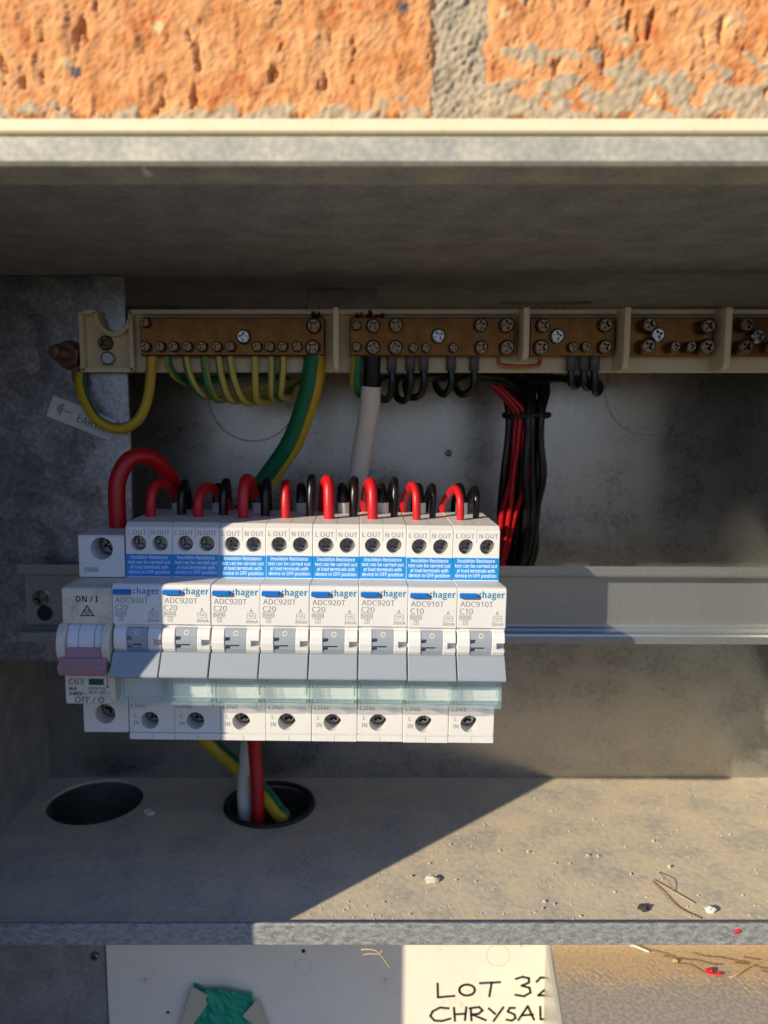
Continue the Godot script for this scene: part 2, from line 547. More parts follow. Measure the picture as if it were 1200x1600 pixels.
func fine_brick(x0: float, x1: float, y0: float, y1: float, cell: float, sd: int, smear: float) -> ArrayMesh:
	var nb := noise(sd, 0.05, 3)
	var nf := noise(sd + 1, 0.28, 4)
	var nv := noise(sd + 2, 0.11, 4)
	var ns := noise(sd + 3, 0.09, 4)
	var ng := noise(sd + 9, 0.95, 2)
	var nc := noise(sd + 4, 0.06, 3)
	var sp := noise(sd + 5, 0.13, 1, FastNoiseLite.TYPE_CELLULAR)
	sp.cellular_return_type = FastNoiseLite.RETURN_DISTANCE
	var sv := noise(sd + 5, 0.13, 1, FastNoiseLite.TYPE_CELLULAR)
	sv.cellular_return_type = FastNoiseLite.RETURN_CELL_VALUE
	var nx := int((x1 - x0) / cell)
	var ny := int((y1 - y0) / cell)
	var pos := []
	var col := []
	for j in ny + 1:
		for i in nx + 1:
			var x := x0 + (x1 - x0) * i / nx
			var y := y0 + (y1 - y0) * j / ny
			var e := minf(minf(x - x0, x1 - x), minf(y - y0, y1 - y))
			e += nf.get_noise_2d(x + 90, y) * 1.2
			var h := 0.7 * nb.get_noise_2d(x, y) + 0.36 * nf.get_noise_2d(x, y)
			var groove := nv.get_noise_2d(x * 1.5, y * 0.55)
			h -= 2.0 * smoothstep(0.4, 0.62, groove + 0.12 * ng.get_noise_2d(x + 30, y))
			h += 0.5 * smoothstep(0.2, 0.5, -groove) + 0.4 * ng.get_noise_2d(x, y)
			h -= 2.4 * pow(1.0 - clampf(e / 2.6, 0.0, 1.0), 2.0)
			var t := nc.get_noise_2d(x, y) * 0.8 + nf.get_noise_2d(x - 40, y) * 0.5
			var c := lin(0.80, 0.53, 0.30).lerp(lin(0.88, 0.66, 0.45), clampf(0.5 + t, 0.0, 1.0))
			if t < -0.25:
				c = c.lerp(lin(0.75, 0.45, 0.26), clampf((-0.25 - t) * 2.5, 0.0, 1.0))
			var cv := sv.get_noise_2d(x, y)
			var cd := sp.get_noise_2d(x, y)
			if cd < -0.84 + 0.1 * ng.get_noise_2d(x, y) and cv > 0.6:
				c = lin(0.84, 0.74, 0.54) if cv < 0.85 else lin(0.38, 0.36, 0.39)
				h += 0.3 * smoothstep(-0.8, -0.95, cd)
			# mortar smeared over the lower edge
			var k := smear * (0.55 + 1.6 * ns.get_noise_2d(x, y * 1.4)) - (y - y0)
			if k > 0.0:
				var f := smoothstep(0.0, 2.2, k + 1.2 * ng.get_noise_2d(x, y))
				c = c.lerp(lin(0.66, 0.59, 0.48).lerp(lin(0.75, 0.68, 0.56), 0.5 + nf.get_noise_2d(x, y + 70)), f)
				h = lerpf(h, 0.25 + 0.7 * nf.get_noise_2d(x * 1.6, y * 1.6), f * 0.85)
			pos.append(Vector3(x, y, 135.0 + h))
			col.append(c)
	var st := begin(true)
	var w := nx + 1
	for j in ny + 1:
		for i in nx + 1:
			st.set_color(col[j * w + i])
			st.add_vertex(pos[j * w + i] * S)
	for j in ny:
		for i in nx:
			var a := j * w + i
			for q in [a, a + w, a + w + 1, a, a + w + 1, a + 1]:
				st.add_index(q)
	# sides back into the wall
	var base := w * (ny + 1)
	var rim := []
	for i in nx + 1: rim.append(i)
	for j in range(1, ny + 1): rim.append(j * w + nx)
	for i in range(nx - 1, -1, -1): rim.append(ny * w + i)
	for j in range(ny - 1, 0, -1): rim.append(j * w)
	for q in rim:
		st.set_color(col[q])
		st.add_vertex(pos[q] * S)
		st.set_color(col[q])
		st.add_vertex(Vector3(pos[q].x, pos[q].y, 60.0) * S)
	for q in rim.size():
		var a: int = base + q * 2
		var b: int = base + ((q + 1) % rim.size()) * 2
		for v in [a, b, b + 1, a, b + 1, a + 1]:
			st.add_index(v)
	return done(st)


func build_wall() -> void:
	var wall := thing("brick_wall", "sunlit orange brick wall with sandy grey mortar around the metal box", "wall", Vector3.ZERO)
	part("brick", fine_brick(-221.0, 18.4, 153.6, 229.6, 0.5, 21, 4.6), M.brick, wall)
	part("brick", fine_brick(29.2, 269.0, 153.6, 229.6, 0.5, 60, 17.0), M.brick, wall)
	# the upright joint between them
	var nf := noise(77, 0.55, 4)
	var nb := noise(78, 0.08, 3)
	var st := begin(true)
	var w := 30
	for j in 151:
		for i in w:
			var x := 16.5 + 14.6 * i / (w - 1.0)
			var y := 152.5 + 0.53 * j
			var t := nf.get_noise_2d(x, y)
			st.set_color(lin(0.62, 0.57, 0.48).lerp(lin(0.74, 0.68, 0.57), clampf(0.5 + t * 1.2, 0.0, 1.0)))
			st.add_vertex(V(x, y, 134.2 + 0.9 * t + 1.1 * nb.get_noise_2d(x, y)))
	for j in 150:
		for i in w - 1:
			var a := j * w + i
			for q in [a, a + w, a + w + 1, a, a + w + 1, a + 1]:
				st.add_index(q)
	put(st, "mortar_joint", M.brick, wall)
	# the rest of the wall, plainer
	var m := begin()
	bbox(m, -460, 510, 152.6, 405, 40, 131, 0.0)
	bbox(m, -460, -204, -330, 152.6, 40, 131, 0.0)
	bbox(m, 264, 510, -330, 152.6, 40, 131, 0.0)
	put(m, "mortar_bed", M.mortar, wall)
	var bm := begin()
	bbox(bm, -115, 115, -38, 38, -30, 4, 2.0)
	var full := done(bm)
	for row in range(-5, 4):
		var y := 191.6 + 86.0 * (row - 0)
		for k in range(-2, 3):
			var cx := -101.3 + 241.0 * k + (0.0 if posmod(row, 2) == 0 else 120.0)
			if y > 150 and row == 0 and (k == 0 or k == 1):
				continue
			if cx - 115 < -462 or cx + 115 > 512:
				continue
			if y < 153 and cx + 115 > -206 and cx - 115 < 266:
				continue
			part("brick", full, M.coarse_brick, wall, Vector3(cx, y, 131.5))


# ------------------------------------------------------------------ the metal box
func csg_plate(n: String, parent: Node3D, m: Material, size: Vector3, at: Vector3, holes: Array) -> void:
	var c := CSGCombiner3D.new()
	c.name = n
	parent.add_child(c, true)
	var b := CSGBox3D.new()
	b.name = "sheet"
	b.size = size * S
	b.position = at * S
	b.material = m
	c.add_child(b)
	for h in holes:
		var k := CSGCylinder3D.new()
		k.name = "hole"
		k.operation = CSGShape3D.OPERATION_SUBTRACTION
		k.radius = h[2] * S
		k.height = 0.02
		k.sides = 48
		k.position = V(h[0], at.y, h[1])
		if h.size() > 3:
			k.scale = Vector3(1, 1, h[3])
		k.material = m
		c.add_child(k)


func build_box() -> void:
	var b := thing("meter_box", "open galvanised steel meter box recessed into the brick wall", "box")
	var back := box("back_panel", -187, 246, -300, 145, -106.5, -105, 0.0, M.back, b)
	for k in [[-61.6, 93.7], [161.6, 97.2]]:
		var st := begin()
		lathe(st, [Vector2(25.2, -105), Vector2(25.0, -104.55), Vector2(24.6, -104.45), Vector2(0, -104.45)], 56, k[0], k[1])
		put(st, "knockout", M.back, back)
	var dimple := begin()
	lathe(dimple, [Vector2(2.0, -105), Vector2(1.5, -103.8), Vector2(0, -103.4)], 16, 49, 62)
	put(dimple, "rivet", M.steel, back)
	box("side_panel", -188.5, -187, -300, 145, -106.5, 137, 0.0, M.dull, b)
	box("side_panel", 246, 247.5, -300, 145, -106.5, 137, 0.0, M.galv, b)
	csg_plate("ceiling_panel", b, M.dull, Vector3(433, 1.5, 240), Vector3(29.5, 144.25, 15), [[99.0, -92.0, 25.0, 0.42]])
	box("ceiling_cover", 66, 132, 145.1, 170, -106, -46, 0.0, M.dull, b)
	box("base_panel", -187, 246, -301.5, -300, -106.5, 137, 0.0, M.dull, b)
	# folded front frame
	var top := box("top_flange", -203, 262, 142.2, 149.2, 122.5, 139.0, 0.9, M.flange, b)
	box("trim_strip", -203, 262, 149.3, 152.6, 118.0, 139.6, 0.5, M.trim, top)
	part("paint_drip", lump(77, Vector3(1.0, 0.7, 3.2)), M.fluff, top, Vector3(-53.0, 142.1, 134.0))
	box("left_flange", -203, -157.6, -301, 142.0, 136.6, 139.0, 0.6, M.flange, b)
	box("right_flange", 218, 262, -301, 142.0, 136.6, 139.0, 0.6, M.flange, b)
	# mounting plates for rail and bar
	box("mounting_plate", -187, -103.5, -30, 143.4, -13.5, -12.0, 0.3, M.plate, b)
	box("mounting_plate", 205, 246, -30, 143.4, -13.5, -12.0, 0.3, M.plate, b)
	# bracket hanging from the ceiling
	var br := begin()
	bbox(br, -26.3, 7.3, 142.4, 143.4, -75, -45, 0.3)
	bbox(br, -26.3, 7.3, 131, 142.6, -46.2, -45, 0.3)
	put(br, "ceiling_bracket", M.dull, b)
	# shelf with the two cable holes
	csg_plate("shelf", b, M.dust, Vector3(433, 1.5, 141.6), Vector3(29.5, -132.75, -34.2), [[-150.0, -77.0, 26.0], [-51.5, -72.5, 24.2]])
	var lp := begin()
	bbox(lp, -187, 246, -135.0, -125.4, 36.4, 38.3, 0.5)
	put(lp, "shelf_lip", M.lip, b)
	# black grommet in the second hole
	var gr := begin(true)
	var ring := []
	for k in 49:
		var a := TAU * k / 48.0
		ring.append(Vector3(-51.5 + 24.0 * cos(a), -131.2, -72.5 + 24.0 * sin(a)))
	tube(gr, ring, 1.5, 8, [], false)
	tag(put(gr, "cable_grommet", M.dark, self), "black rubber grommet ring round the shelf hole holding three cables", "grommet")
	# earth label
	var lb := thing("earth_label", "white sticker reading EARTH with earth symbol on the left plate", "label", Vector3(-124.6, 81.8, -11.9))
	lb.rotation_degrees = Vector3(0, 0, -21.5)
	box("sticker", -15, 15, -4.9, 4.9, 0.0, 0.15, 0.0, M.paper, lb)
	text(lb, "EARTH", 4.6, -0.6, 0.16, 12.6, 3.3, M.ink_green)
	var sy := begin()
	for q in [[-9.6, -3.0, 3.0], [-10.5, -2.1, 2.1], [-11.4, -1.2, 1.2]]:
		bbox(sy, q[0] - 0.22, q[0] + 0.22, q[1] + 0.4, q[2] + 0.4, 0.12, 0.24, 0.0)
	bbox(sy, -9.5, -5.2, 0.2, 0.6, 0.12, 0.24, 0.0)
	put(sy, "earth_symbol", M.ink_green, lb)
	# earth stud
	var stud := thing("earth_stud", "rusty threaded earth bolt with nut and cable lug on the left plate", "bolt", Vector3(-128.0, 109.2, -12))
	var lug := begin()
	lathe(lug, [Vector2(0, 2.0), Vector2(6.2, 2.0), Vector2(6.4, 1.6), Vector2(6.4, 0.1)], 24)
	bbox(lug, 0.5, 6.0, -11.5, -3.0, 0.4, 2.4, 0.4)
	put(lug, "lug", M.rusty, stud)
	var nut := PackedVector2Array()
	for k in 6:
		nut.append(Vector2(6.0, 0).rotated(k * PI / 3 + 0.3))
	var ns := begin()
	prism(ns, nut, 2.0, 7.5, 0.6)
	put(ns, "nut", M.rusty, stud)
	var shank := begin()
	var pr := []
	for k in 13:
		pr.append(Vector2(2.9, 7.5 + k * 0.9))
		pr.append(Vector2(2.55, 7.95 + k * 0.9))
	pr.append(Vector2(2.2, 19.6))
	pr.append(Vector2(0, 19.8))
	lathe(shank, pr, 18)
	put(shank, "threaded_shank", M.rusty, stud)


# ------------------------------------------------------------------ rail
func build_rail() -> void:
	var r := thing("mounting_rail", "long horizontal zinc plated top-hat rail carrying the row of breakers", "rail", Vector3.ZERO)
	r.rotation_degrees = Vector3(0, 0, -0.2)
	var p := PackedVector2Array([Vector2(17.5, 0), Vector2(13.6, 0), Vector2(12.9, -0.3), Vector2(12.4, -1.0), Vector2(12.2, -2.0), Vector2(12.2, -6.6), Vector2(11.6, -7.4), Vector2(-11.6, -7.4), Vector2(-12.2, -6.4), Vector2(-12.35, -2.2), Vector2(-12.7, -1.1), Vector2(-13.3, -0.35), Vector2(-14.2, 0), Vector2(-17.5, 0), Vector2(-17.5, -1), Vector2(-14.2, -1), Vector2(-13.5, -1.6), Vector2(-13.2, -2.6), Vector2(-13.2, -7.6), Vector2(-12.2, -8.4), Vector2(12.2, -8.4), Vector2(13.2, -7.6), Vector2(13.2, -2.0), Vector2(13.7, -1), Vector2(17.5, -1)])
	var st := begin()
	extrude(st, p, -152, 240, 0.1)
	put(st, "channel", M.rail, r)
	part("fixing_screw", screw_mesh(3.6, 2.4, 1.2), M.zinc, r, Vector3(-144.8, 0.8, -7.4))
	var slot := begin()
	lathe(slot, [Vector2(3.6, -7.33), Vector2(0, -7.33)], 20, -143.6, -6.3)
	put(slot, "fixing_hole", M.dark, r)
	for x in [-160 + 16, 225]:
		box("spacer", x - 4, x + 4, -9, 9, -12, -8.4, 0.2, M.steel, r)


# ------------------------------------------------------------------ terminal bar
func screw_at(parent: Node3D, x: float, y: float, z: float, r: float, m: Material, shank := 0.0, h := 2.2) -> void:
	var o := part("screw", screw_mesh(r, h, h * 0.55, shank), m, parent, Vector3(x, y, z))
	o.rotation.z = rng.randf_range(0.0, PI)


func build_terminal_bar() -> void:
	var t := thing("terminal_bar", "long cream plastic carrier with five brass earth and neutral bars under the box ceiling", "terminal bar")
	var st := begin()
	bbox(st, -99.5, 232, 101.6, 128.0, -12, -9, 0.4)
	bbox(st, -99.5, 232, 126.0, 128.2, -9.2, -5.5, 0.4)
	put(st, "carrier", M.bar_plastic, t)
	var tab := begin()
	var arc := PackedVector2Array()
	for k in 15:
		var a := PI + PI * k / 14.0
		arc.append(Vector2(-107.0 + 6.8 * cos(a), 127.8 + 6.8 * sin(a) * 1.35))
	var outline := PackedVector2Array([Vector2(-121.8, 101.6), Vector2(-121.8, 128.0)])
	outline.append_array(arc)
	outline.append_array(PackedVector2Array([Vector2(-98.6, 128.0), Vector2(-98.6, 101.6)]))
	prism(tab, outline, -12, -9.2)
	var rim := []
	var inner := inset(outline, 0.9)
	for q in inner:
		rim.append(Vector3(q.x, q.y, -7.6))
	rim.append(rim[0])
	for i in rim.size() - 1:
		var d: Vector3 = (rim[i + 1] - rim[i]).normalized()
		var nn := Vector3(-d.y, d.x, 0) * 0.9
		var zz := Vector3(0, 0, 2.4)
		var ext := 0.5 if rim[i].distance_to(rim[i + 1]) > 4.0 else 0.08
		var a: Vector3 = rim[i] - d * ext
		var e: Vector3 = rim[i + 1] + d * ext
		quad(tab, a - nn + zz, e - nn + zz, e + nn + zz, a + nn + zz)
		quad(tab, a - nn - zz, e - nn - zz, e - nn + zz, a - nn + zz)
		quad(tab, a + nn - zz, e + nn - zz, e + nn + zz, a + nn + zz)
	put(tab, "end_tab", M.bar_plastic, t)
	screw_at(t, -111.5, 114.2, -9.2, 3.2, M.rusty, 0.0, 3.0)
	var plug := begin()
	lathe(plug, [Vector2(2.9, -9.2), Vector2(2.9, -7.0), Vector2(2.3, -6.6), Vector2(0, -6.6)], 20, -110.6, 107.6)
	put(plug, "plug", M.steel, t)
	# dividers with rounded lower corners
	for d in [[-11.0, 101.4, 6.0, 1.2], [68.3, 106.0, 6.0, 1.3], [110.3, 101.8, 6.0, 1.3], [152.4, 101.8, 6.0, 1.4]]:
		var pr := PackedVector2Array([Vector2(127.6, -12), Vector2(127.6, d[2] - 0.5), Vector2(127.0, d[2]), Vector2(d[1] + 3.0, d[2]), Vector2(d[1] + 1.2, d[2] - 0.8), Vector2(d[1] + 0.3, d[2] - 2.6), Vector2(d[1], d[2] - 5), Vector2(d[1], -12)])
		var ds := begin()
		extrude(ds, pr, d[0] - d[3], d[0] + d[3], 0.35)
		put(ds, "divider", M.bar_plastic, t)
	var bars := [[-94.6, -15.9], [-5.4, 65.2], [71.3, 107.8], [113.0, 149.6], [155.6, 215.0]]
	var y0 := 108.2
	var y1 := 124.4
	var heads := [
		[[-92, 112, 2.3], [-85.8, 112, 2.3], [-80.1, 112, 2.3], [-74.2, 112, 2.3], [-68, 112, 2.3], [-61.7, 112, 2.3], [-56, 112, 2.3], [-44.7, 112, 2.3], [-39.3, 112, 2.3], [-33.8, 112, 2.3], [-27.6, 112, 2.3], [-92, 122, 2.3], [-20.5, 120.7, 3.3], [-21.1, 111.6, 3.3]],
		[[-2.4, 120.7, 2.1], [-2.4, 111.9, 2.1], [21.7, 111.5, 2.1], [27.1, 111.5, 2.1], [38.7, 111.5, 2.1], [4.6, 120.7, 3.1], [4.6, 111.7, 3.2], [14.3, 120.9, 3.2], [14.1, 111.7, 3.2], [50.2, 121, 3.0], [50.6, 111.6, 3.0], [61.2, 121, 3.3], [61.5, 111.6, 3.3]],
		[[76.6, 120.8, 3.1], [76.1, 111.7, 3.4], [103, 121, 3.1], [103.1, 111.9, 3.0], [89.3, 111.7, 2.2], [95, 112, 2.2]],
		[[120.4, 120.8, 3.1], [120.3, 111.9, 3.3], [145.1, 120.2, 3.1], [145.1, 111.6, 3.4], [131.6, 111.8, 2.3], [138.3, 111.8, 2.3]],
		[[161.5, 121, 3.1], [161.5, 111.6, 3.3], [172, 111.8, 2.3], [179, 111.8, 2.3]]]
	var silver := [[-50.4, 116.1], [32.3, 116.4], [82.7, 116.4], [124.5, 116.7], [166.8, 116.1]]
	for i in 5:
		var bs := begin()
		bbox(bs, bars[i][0], bars[i][1], y0, y1, -9, -2, 0.5)
		var bar := put(bs, "brass_bar", M.brass, t)
		for h in heads[i]:
			var out := 0.6 if i < 3 else 3.6
			screw_at(bar, h[0], h[1], -2.0 + out, h[2], M.screw_brass, out)
		screw_at(bar, silver[i][0], silver[i][1], -2.0 + (0.0 if i < 3 else 2.0), 3.2, M.zinc, 0.0 if i < 3 else 2.0, 2.6)
	# copper strands sticking out over the bars
	for q in [[-20.5, 8], [0.0, 10], [6.0, 9]]:
		for k in q[1]:
			var x: float = q[0] + rng.randf_range(-3.0, 3.0)
			var z := rng.randf_range(-7.5, -3.5)
			var ss := begin(true)
			tube(ss, [Vector3(x, 123.5, z), Vector3(x + rng.randf_range(-0.5, 0.5), 126.0 + rng.randf_range(0.2, 1.8), z + 0.4)], 0.32, 6)
			put(ss, "copper_strand", M.copper, t)
	var link := begin(true)
	tube(link, curve([Vector3(59.0, 109, -4), Vector3(58.6, 105.6, -3.6), Vector3(60.4, 104.3, -3.2), Vector3(68, 103.9, -3.0), Vector3(74.6, 104.2, -3.2), Vector3(76.3, 105.6, -3.6), Vector3(76.2, 109, -4)], 6), 0.85, 10)
	tag(put(link, "copper_link", M.copper, self), "bent bare copper wire bridging two brass bars under a divider", "wire")


# ------------------------------------------------------------------ breakers
func circle_strip(st: SurfaceTool, cx: float, cy: float, z: float, r0: float, r1: float, n := 24) -> void:
	for k in n:
		var a := TAU * k / n
		var b := TAU * (k + 1) / n
		quad(st, Vector3(cx + r0 * cos(a), cy + r0 * sin(a), z), Vector3(cx + r0 * cos(b), cy + r0 * sin(b), z), Vector3(cx + r1 * cos(b), cy + r1 * sin(b), z), Vector3(cx + r1 * cos(a), cy + r1 * sin(a), z))


func stroke(st: SurfaceTool, pts: Array, w: float, z: float, t := 0.06) -> void:
	for i in pts.size() - 1:
		var a: Vector2 = pts[i]
		var b: Vector2 = pts[i + 1]
		var d := (b - a).normalized() * w * 0.5
		var nn := Vector2(-d.y, d.x)
		prism(st, PackedVector2Array([a - d * 0.6 - nn, b + d * 0.6 - nn, b + d * 0.6 + nn, a - d * 0.6 + nn]), z - t, z + t)


func make_breaker(model: String, rating: String) -> Node3D:
	var r := Node3D.new()
	add_child(r)
	var w := 17.62
	# body
	var p := PackedVector2Array([Vector2(42.4, 0.4), Vector2(42.4, 42.4), Vector2(40.9, 44.8), Vector2(40.5, 45.0), Vector2(21.6, 45.0), Vector2(22.6, 60.2), Vector2(22.3, 61.3), Vector2(21.4, 62.0), Vector2(7.9, 62.0), Vector2(7.4, 60.9), Vector2(6.6, 60.6), Vector2(-1.8, 60.0), Vector2(-9.0, 56.5), Vector2(-10.5, 55.0), Vector2(-22.3, 54.6), Vector2(-23.2, 46.0), Vector2(-39.4, 46.0), Vector2(-39.5, 45.3), Vector2(-39.9, 45.3), Vector2(-40.0, 46.2), Vector2(-42.4, 46.2), Vector2(-42.8, 45.6), Vector2(-42.8, 0.4), Vector2(-17.0, 0.4), Vector2(17.0, 0.4)])
	var st := begin()
	extrude(st, p, 0.0, w, 0.22, [3, 15])
	holed_face(st, 0.22, w - 0.22, 21.6, 40.5, 45.0, [[4.9, 34.6, 2.95], [13.0, 34.6, 2.95]], 7.0)
	holed_face(st, 0.22, w - 0.22, -39.4, -23.2, 46.0, [[8.0, -34.9, 3.45]], 9.0)
	var body := put(st, "body", M.white, r)
	# slit between the two poles
	var slit := begin()
	bbox(slit, 8.72, 8.86, 36.0, 40.9, 44.7, 45.03, 0.0)
	bbox(slit, 8.72, 8.86, 42.0, 42.43, 20.0, 42.3, 0.0)
	bbox(slit, 8.78, 8.9, -42.4, -40.1, 46.0, 46.23, 0.0)
	put(slit, "seam", M.ink_gray, body)
	for x in [4.9, 13.0]:
		var s := part("terminal_screw", screw_mesh(2.85, 1.6, 0.7), M.steel, r, Vector3(x, 34.6, 40.2))
		s.rotation.z = 0.5 + x * 0.37
	var low := part("terminal_screw", screw_mesh(3.35, 1.6, 0.7), M.steel, r, Vector3(8.0, -34.9, 38.2))
	low.rotation.z = 0.9
	text(r, "L OUT", 4.4, 38.75, 45.0, 6.9, 1.75, M.ink_gray)
	text(r, "N OUT", 13.2, 38.75, 45.0, 7.0, 1.75, M.ink_gray)
	# blue notice
	var lab := box("notice_label", 0.12, w - 0.1, 21.9, 30.4, 44.9, 45.1, 0.0, M.blue, r)
	var lines := ["Insulation Resistance", "test can be carried out", "at load terminals with", "device in OFF position"]
	var widths := [14.2, 16.0, 14.4, 15.6]
	for i in 4:
		var hh: float = [1.5, 1.5, 1.5, 1.95][i]
		var dy: float = [0.0, 0.0, 0.0, -0.22][i]
		text(lab, lines[i], w * 0.5, 29.3 - 1.9 * i + dy, 45.1, widths[i], hh, M.ink_white)
	# nose
	var btn := begin()
	bbox(btn, 0.55, 7.0, 18.9, 20.7, 61.5, 63.6, 0.35)
	put(btn, "test_button", M.button, r)
	text(r, "hager", 12.85, 19.75, 62.0, 8.0, 3.25, M.logo, true)
	var dots := begin()
	bbox(dots, 7.75, 8.35, 20.2, 20.8, 61.95, 62.06, 0.0)
	bbox(dots, 7.75, 8.35, 19.0, 19.6, 61.95, 62.06, 0.0)
	put(dots, "logo_dots", M.logo, r)
	text(r, model, 6.9, 16.6, 62.0, 11.8, 1.95, M.ink_gray)
	text(r, rating, 3.25, 14.0, 62.0, 4.7, 1.95, M.ink_gray)
	text(r, "6000", 2.9, 11.75, 62.0, 3.5, 1.25, M.ink_gray)
	text(r, "3", 3.0, 9.75, 62.0, 0.0, 1.15, M.ink_gray)
	text(r, "A", 14.4, 13.35, 62.0, 0.0, 1.4, M.ink_gray)
	text(r, "30mA", 14.6, 9.3, 62.0, 4.4, 1.2, M.ink_gray)
	var fr := begin()
	for q in [[0.85, 4.95, 10.85, 12.65], [2.2, 3.8, 8.95, 10.55], [12.9, 16.0, 10.4, 12.3]]:
		var a := Vector2(q[0], q[2])
		var b := Vector2(q[1], q[3])
		stroke(fr, [a, Vector2(b.x, a.y), b, Vector2(a.x, b.y), a], 0.12, 62.0)
	stroke(fr, [Vector2(13.4, 11.3), Vector2(13.9, 11.8), Vector2(14.4, 11.0), Vector2(14.9, 11.8), Vector2(15.5, 11.0)], 0.14, 62.0)
	put(fr, "symbol_frames", M.ink_gray, r)
	# switch: white cheeks, grey rocker, slots
	var arc := [Vector2(6.7, 60.2), Vector2(6.2, 61.9), Vector2(4.0, 63.0), Vector2(1.5, 63.3), Vector2(-1.0, 62.8), Vector2(-2.6, 61.6), Vector2(-3.0, 59.0)]
	var ck := begin()
	extrude(ck, PackedVector2Array(arc), 0.2, 4.9, 0.25)
	put(ck, "cheek", M.white, r)
	ck = begin()
	extrude(ck, PackedVector2Array(arc), 12.7, 14.5, 0.2)
	extrude(ck, PackedVector2Array([Vector2(6.7, 60.2), Vector2(6.2, 61.9), Vector2(4.0, 63.0), Vector2(2.6, 63.2), Vector2(2.6, 60.0)]), 14.3, w - 0.2, 0.2)
	extrude(ck, PackedVector2Array([Vector2(0.3, 60.0), Vector2(0.3, 63.1), Vector2(-1.0, 62.8), Vector2(-2.6, 61.6), Vector2(-3.0, 59.0)]), 14.3, w - 0.2, 0.2)
	put(ck, "cheek", M.white, r)
	var dr := begin()
	extrude(dr, PackedVector2Array([Vector2(6.9, 59.0), Vector2(6.3, 61.6), Vector2(4.2, 62.6), Vector2(3.7, 62.75), Vector2(3.7, 60.0)]), 5.0, 12.6, 0.1)
	extrude(dr, PackedVector2Array([Vector2(3.8, 60.0), Vector2(3.8, 62.7), Vector2(2.2, 62.9), Vector2(2.2, 60.0)]), 6.9, 12.6, 0.1)
	extrude(dr, PackedVector2Array([Vector2(2.3, 60.0), Vector2(2.3, 62.9), Vector2(0.9, 62.9), Vector2(0.9, 60.0)]), 5.0, 12.6, 0.1)
	extrude(dr, PackedVector2Array([Vector2(1.0, 60.0), Vector2(1.0, 62.9), Vector2(-0.9, 62.5), Vector2(-0.9, 60.0)]), 10.2, 12.6, 0.1)
	extrude(dr, PackedVector2Array([Vector2(0.1, 60.0), Vector2(0.1, 62.2), Vector2(-0.9, 62.0), Vector2(-0.9, 60.0)]), 6.8, 10.4, 0.1)
	extrude(dr, PackedVector2Array([Vector2(-0.8, 60.0), Vector2(-0.8, 62.5), Vector2(-2.6, 61.6), Vector2(-2.9, 59.0)]), 5.0, 12.6, 0.1)
	var rock := put(dr, "rocker", M.toggle, r)
	var om := begin()
	circle_strip(om, 0, 0, 0.03, 0.6, 0.98)
	var oo := put(om, "off_mark", M.aged, rock, Vector3(8.9, 4.95, 62.33))
	oo.rotation.x = -0.44
	# grey shade flap
	var fl := begin()
	extrude(fl, PackedVector2Array([Vector2(-2.2, 60.5), Vector2(-2.0, 63.2), Vector2(-2.3, 63.7), Vector2(-9.0, 68.3), Vector2(-9.7, 68.4), Vector2(-10.3, 67.9), Vector2(-10.5, 66.6), Vector2(-9.6, 62.0), Vector2(-9.0, 57.0)]), 0.12, w - 0.14, 0.3)
	put(fl, "shade_flap", M.shade, r)
	# clear label cover: paper behind, pane and thick edges in front
	box("paper_label", 1.4, w - 1.4, -20.6, -10.2, 54.8, 55.1, 0.0, M.paper, r)
	var ld := begin()
	bbox(ld, 1.5, w - 1.5, -21.6, -10.4, 59.0, 59.7, 0.1)
	var lidm := put(ld, "clear_cover", M.lid, r)
	var rb := begin()
	bbox(rb, 0.15, 1.35, -23.2, -10.2, 55.2, 60.4, 0.25)
	bbox(rb, w - 1.4, w - 0.15, -23.2, -10.2, 55.2, 60.4, 0.25)
	bbox(rb, 1.4, w - 1.45, -23.2, -21.7, 55.2, 60.6, 0.3)
	bbox(rb, 1.45, w - 1.5, -20.3, -19.9, 59.75, 60.2, 0.1)
	bbox(rb, 1.6, 2.1, -21.5, -10.6, 59.75, 60.1, 0.1)
	bbox(rb, w - 2.1, w - 1.6, -21.5, -10.6, 59.75, 60.1, 0.1)
	put(rb, "cover_edge", M.rib, lidm)
	# line side print
	text(r, "LINE", 3.9, -28.9, 46.0, 5.9, 1.75, M.ink_gray)
	text(r, "L", 2.6, -32.9, 46.0, 0.0, 1.65, M.ink_gray)
	text(r, "IN", 2.7, -35.9, 46.0, 2.0, 1.65, M.ink_gray)
	return r


func build_breakers() -> void:
	var c20 := make_breaker("ADC920T", "C20")
	var c10 := make_breaker("ADC910T", "C10")
	var where := ["touching the cream main switch", "second from the main switch", "third from the main switch", "fourth from the main switch", "fifth from the main switch", "sixth from the main switch, beside a C10", "next to the last C20", "at the free end of the row over bare rail"]
	for i in 8:
		var o: Node3D
		if i == 0:
			o = c20
		elif i == 6:
			o = c10
		else:
			o = (c20 if i < 6 else c10).duplicate()
			add_child(o)
		o.name = numbered("circuit_breaker")
		o.position = V(-90.0 + 17.72 * i, 0.4 - 0.22 * i + [0.0, 0.1, -0.08, 0.05, 0.0, 0.12, -0.05, 0.05][i], [0.0, 0.15, -0.1, 0.1, 0.0, -0.1, 0.1, 0.0][i])
		o.rotation_degrees = Vector3(0, 0, -0.75)
		tag(o, "white circuit breaker marked %s, %s" % ["ADC920T C20" if i < 6 else "ADC910T C10", where[i]], "circuit breaker", "circuit breakers in a row on the rail")
	build_main_switch()


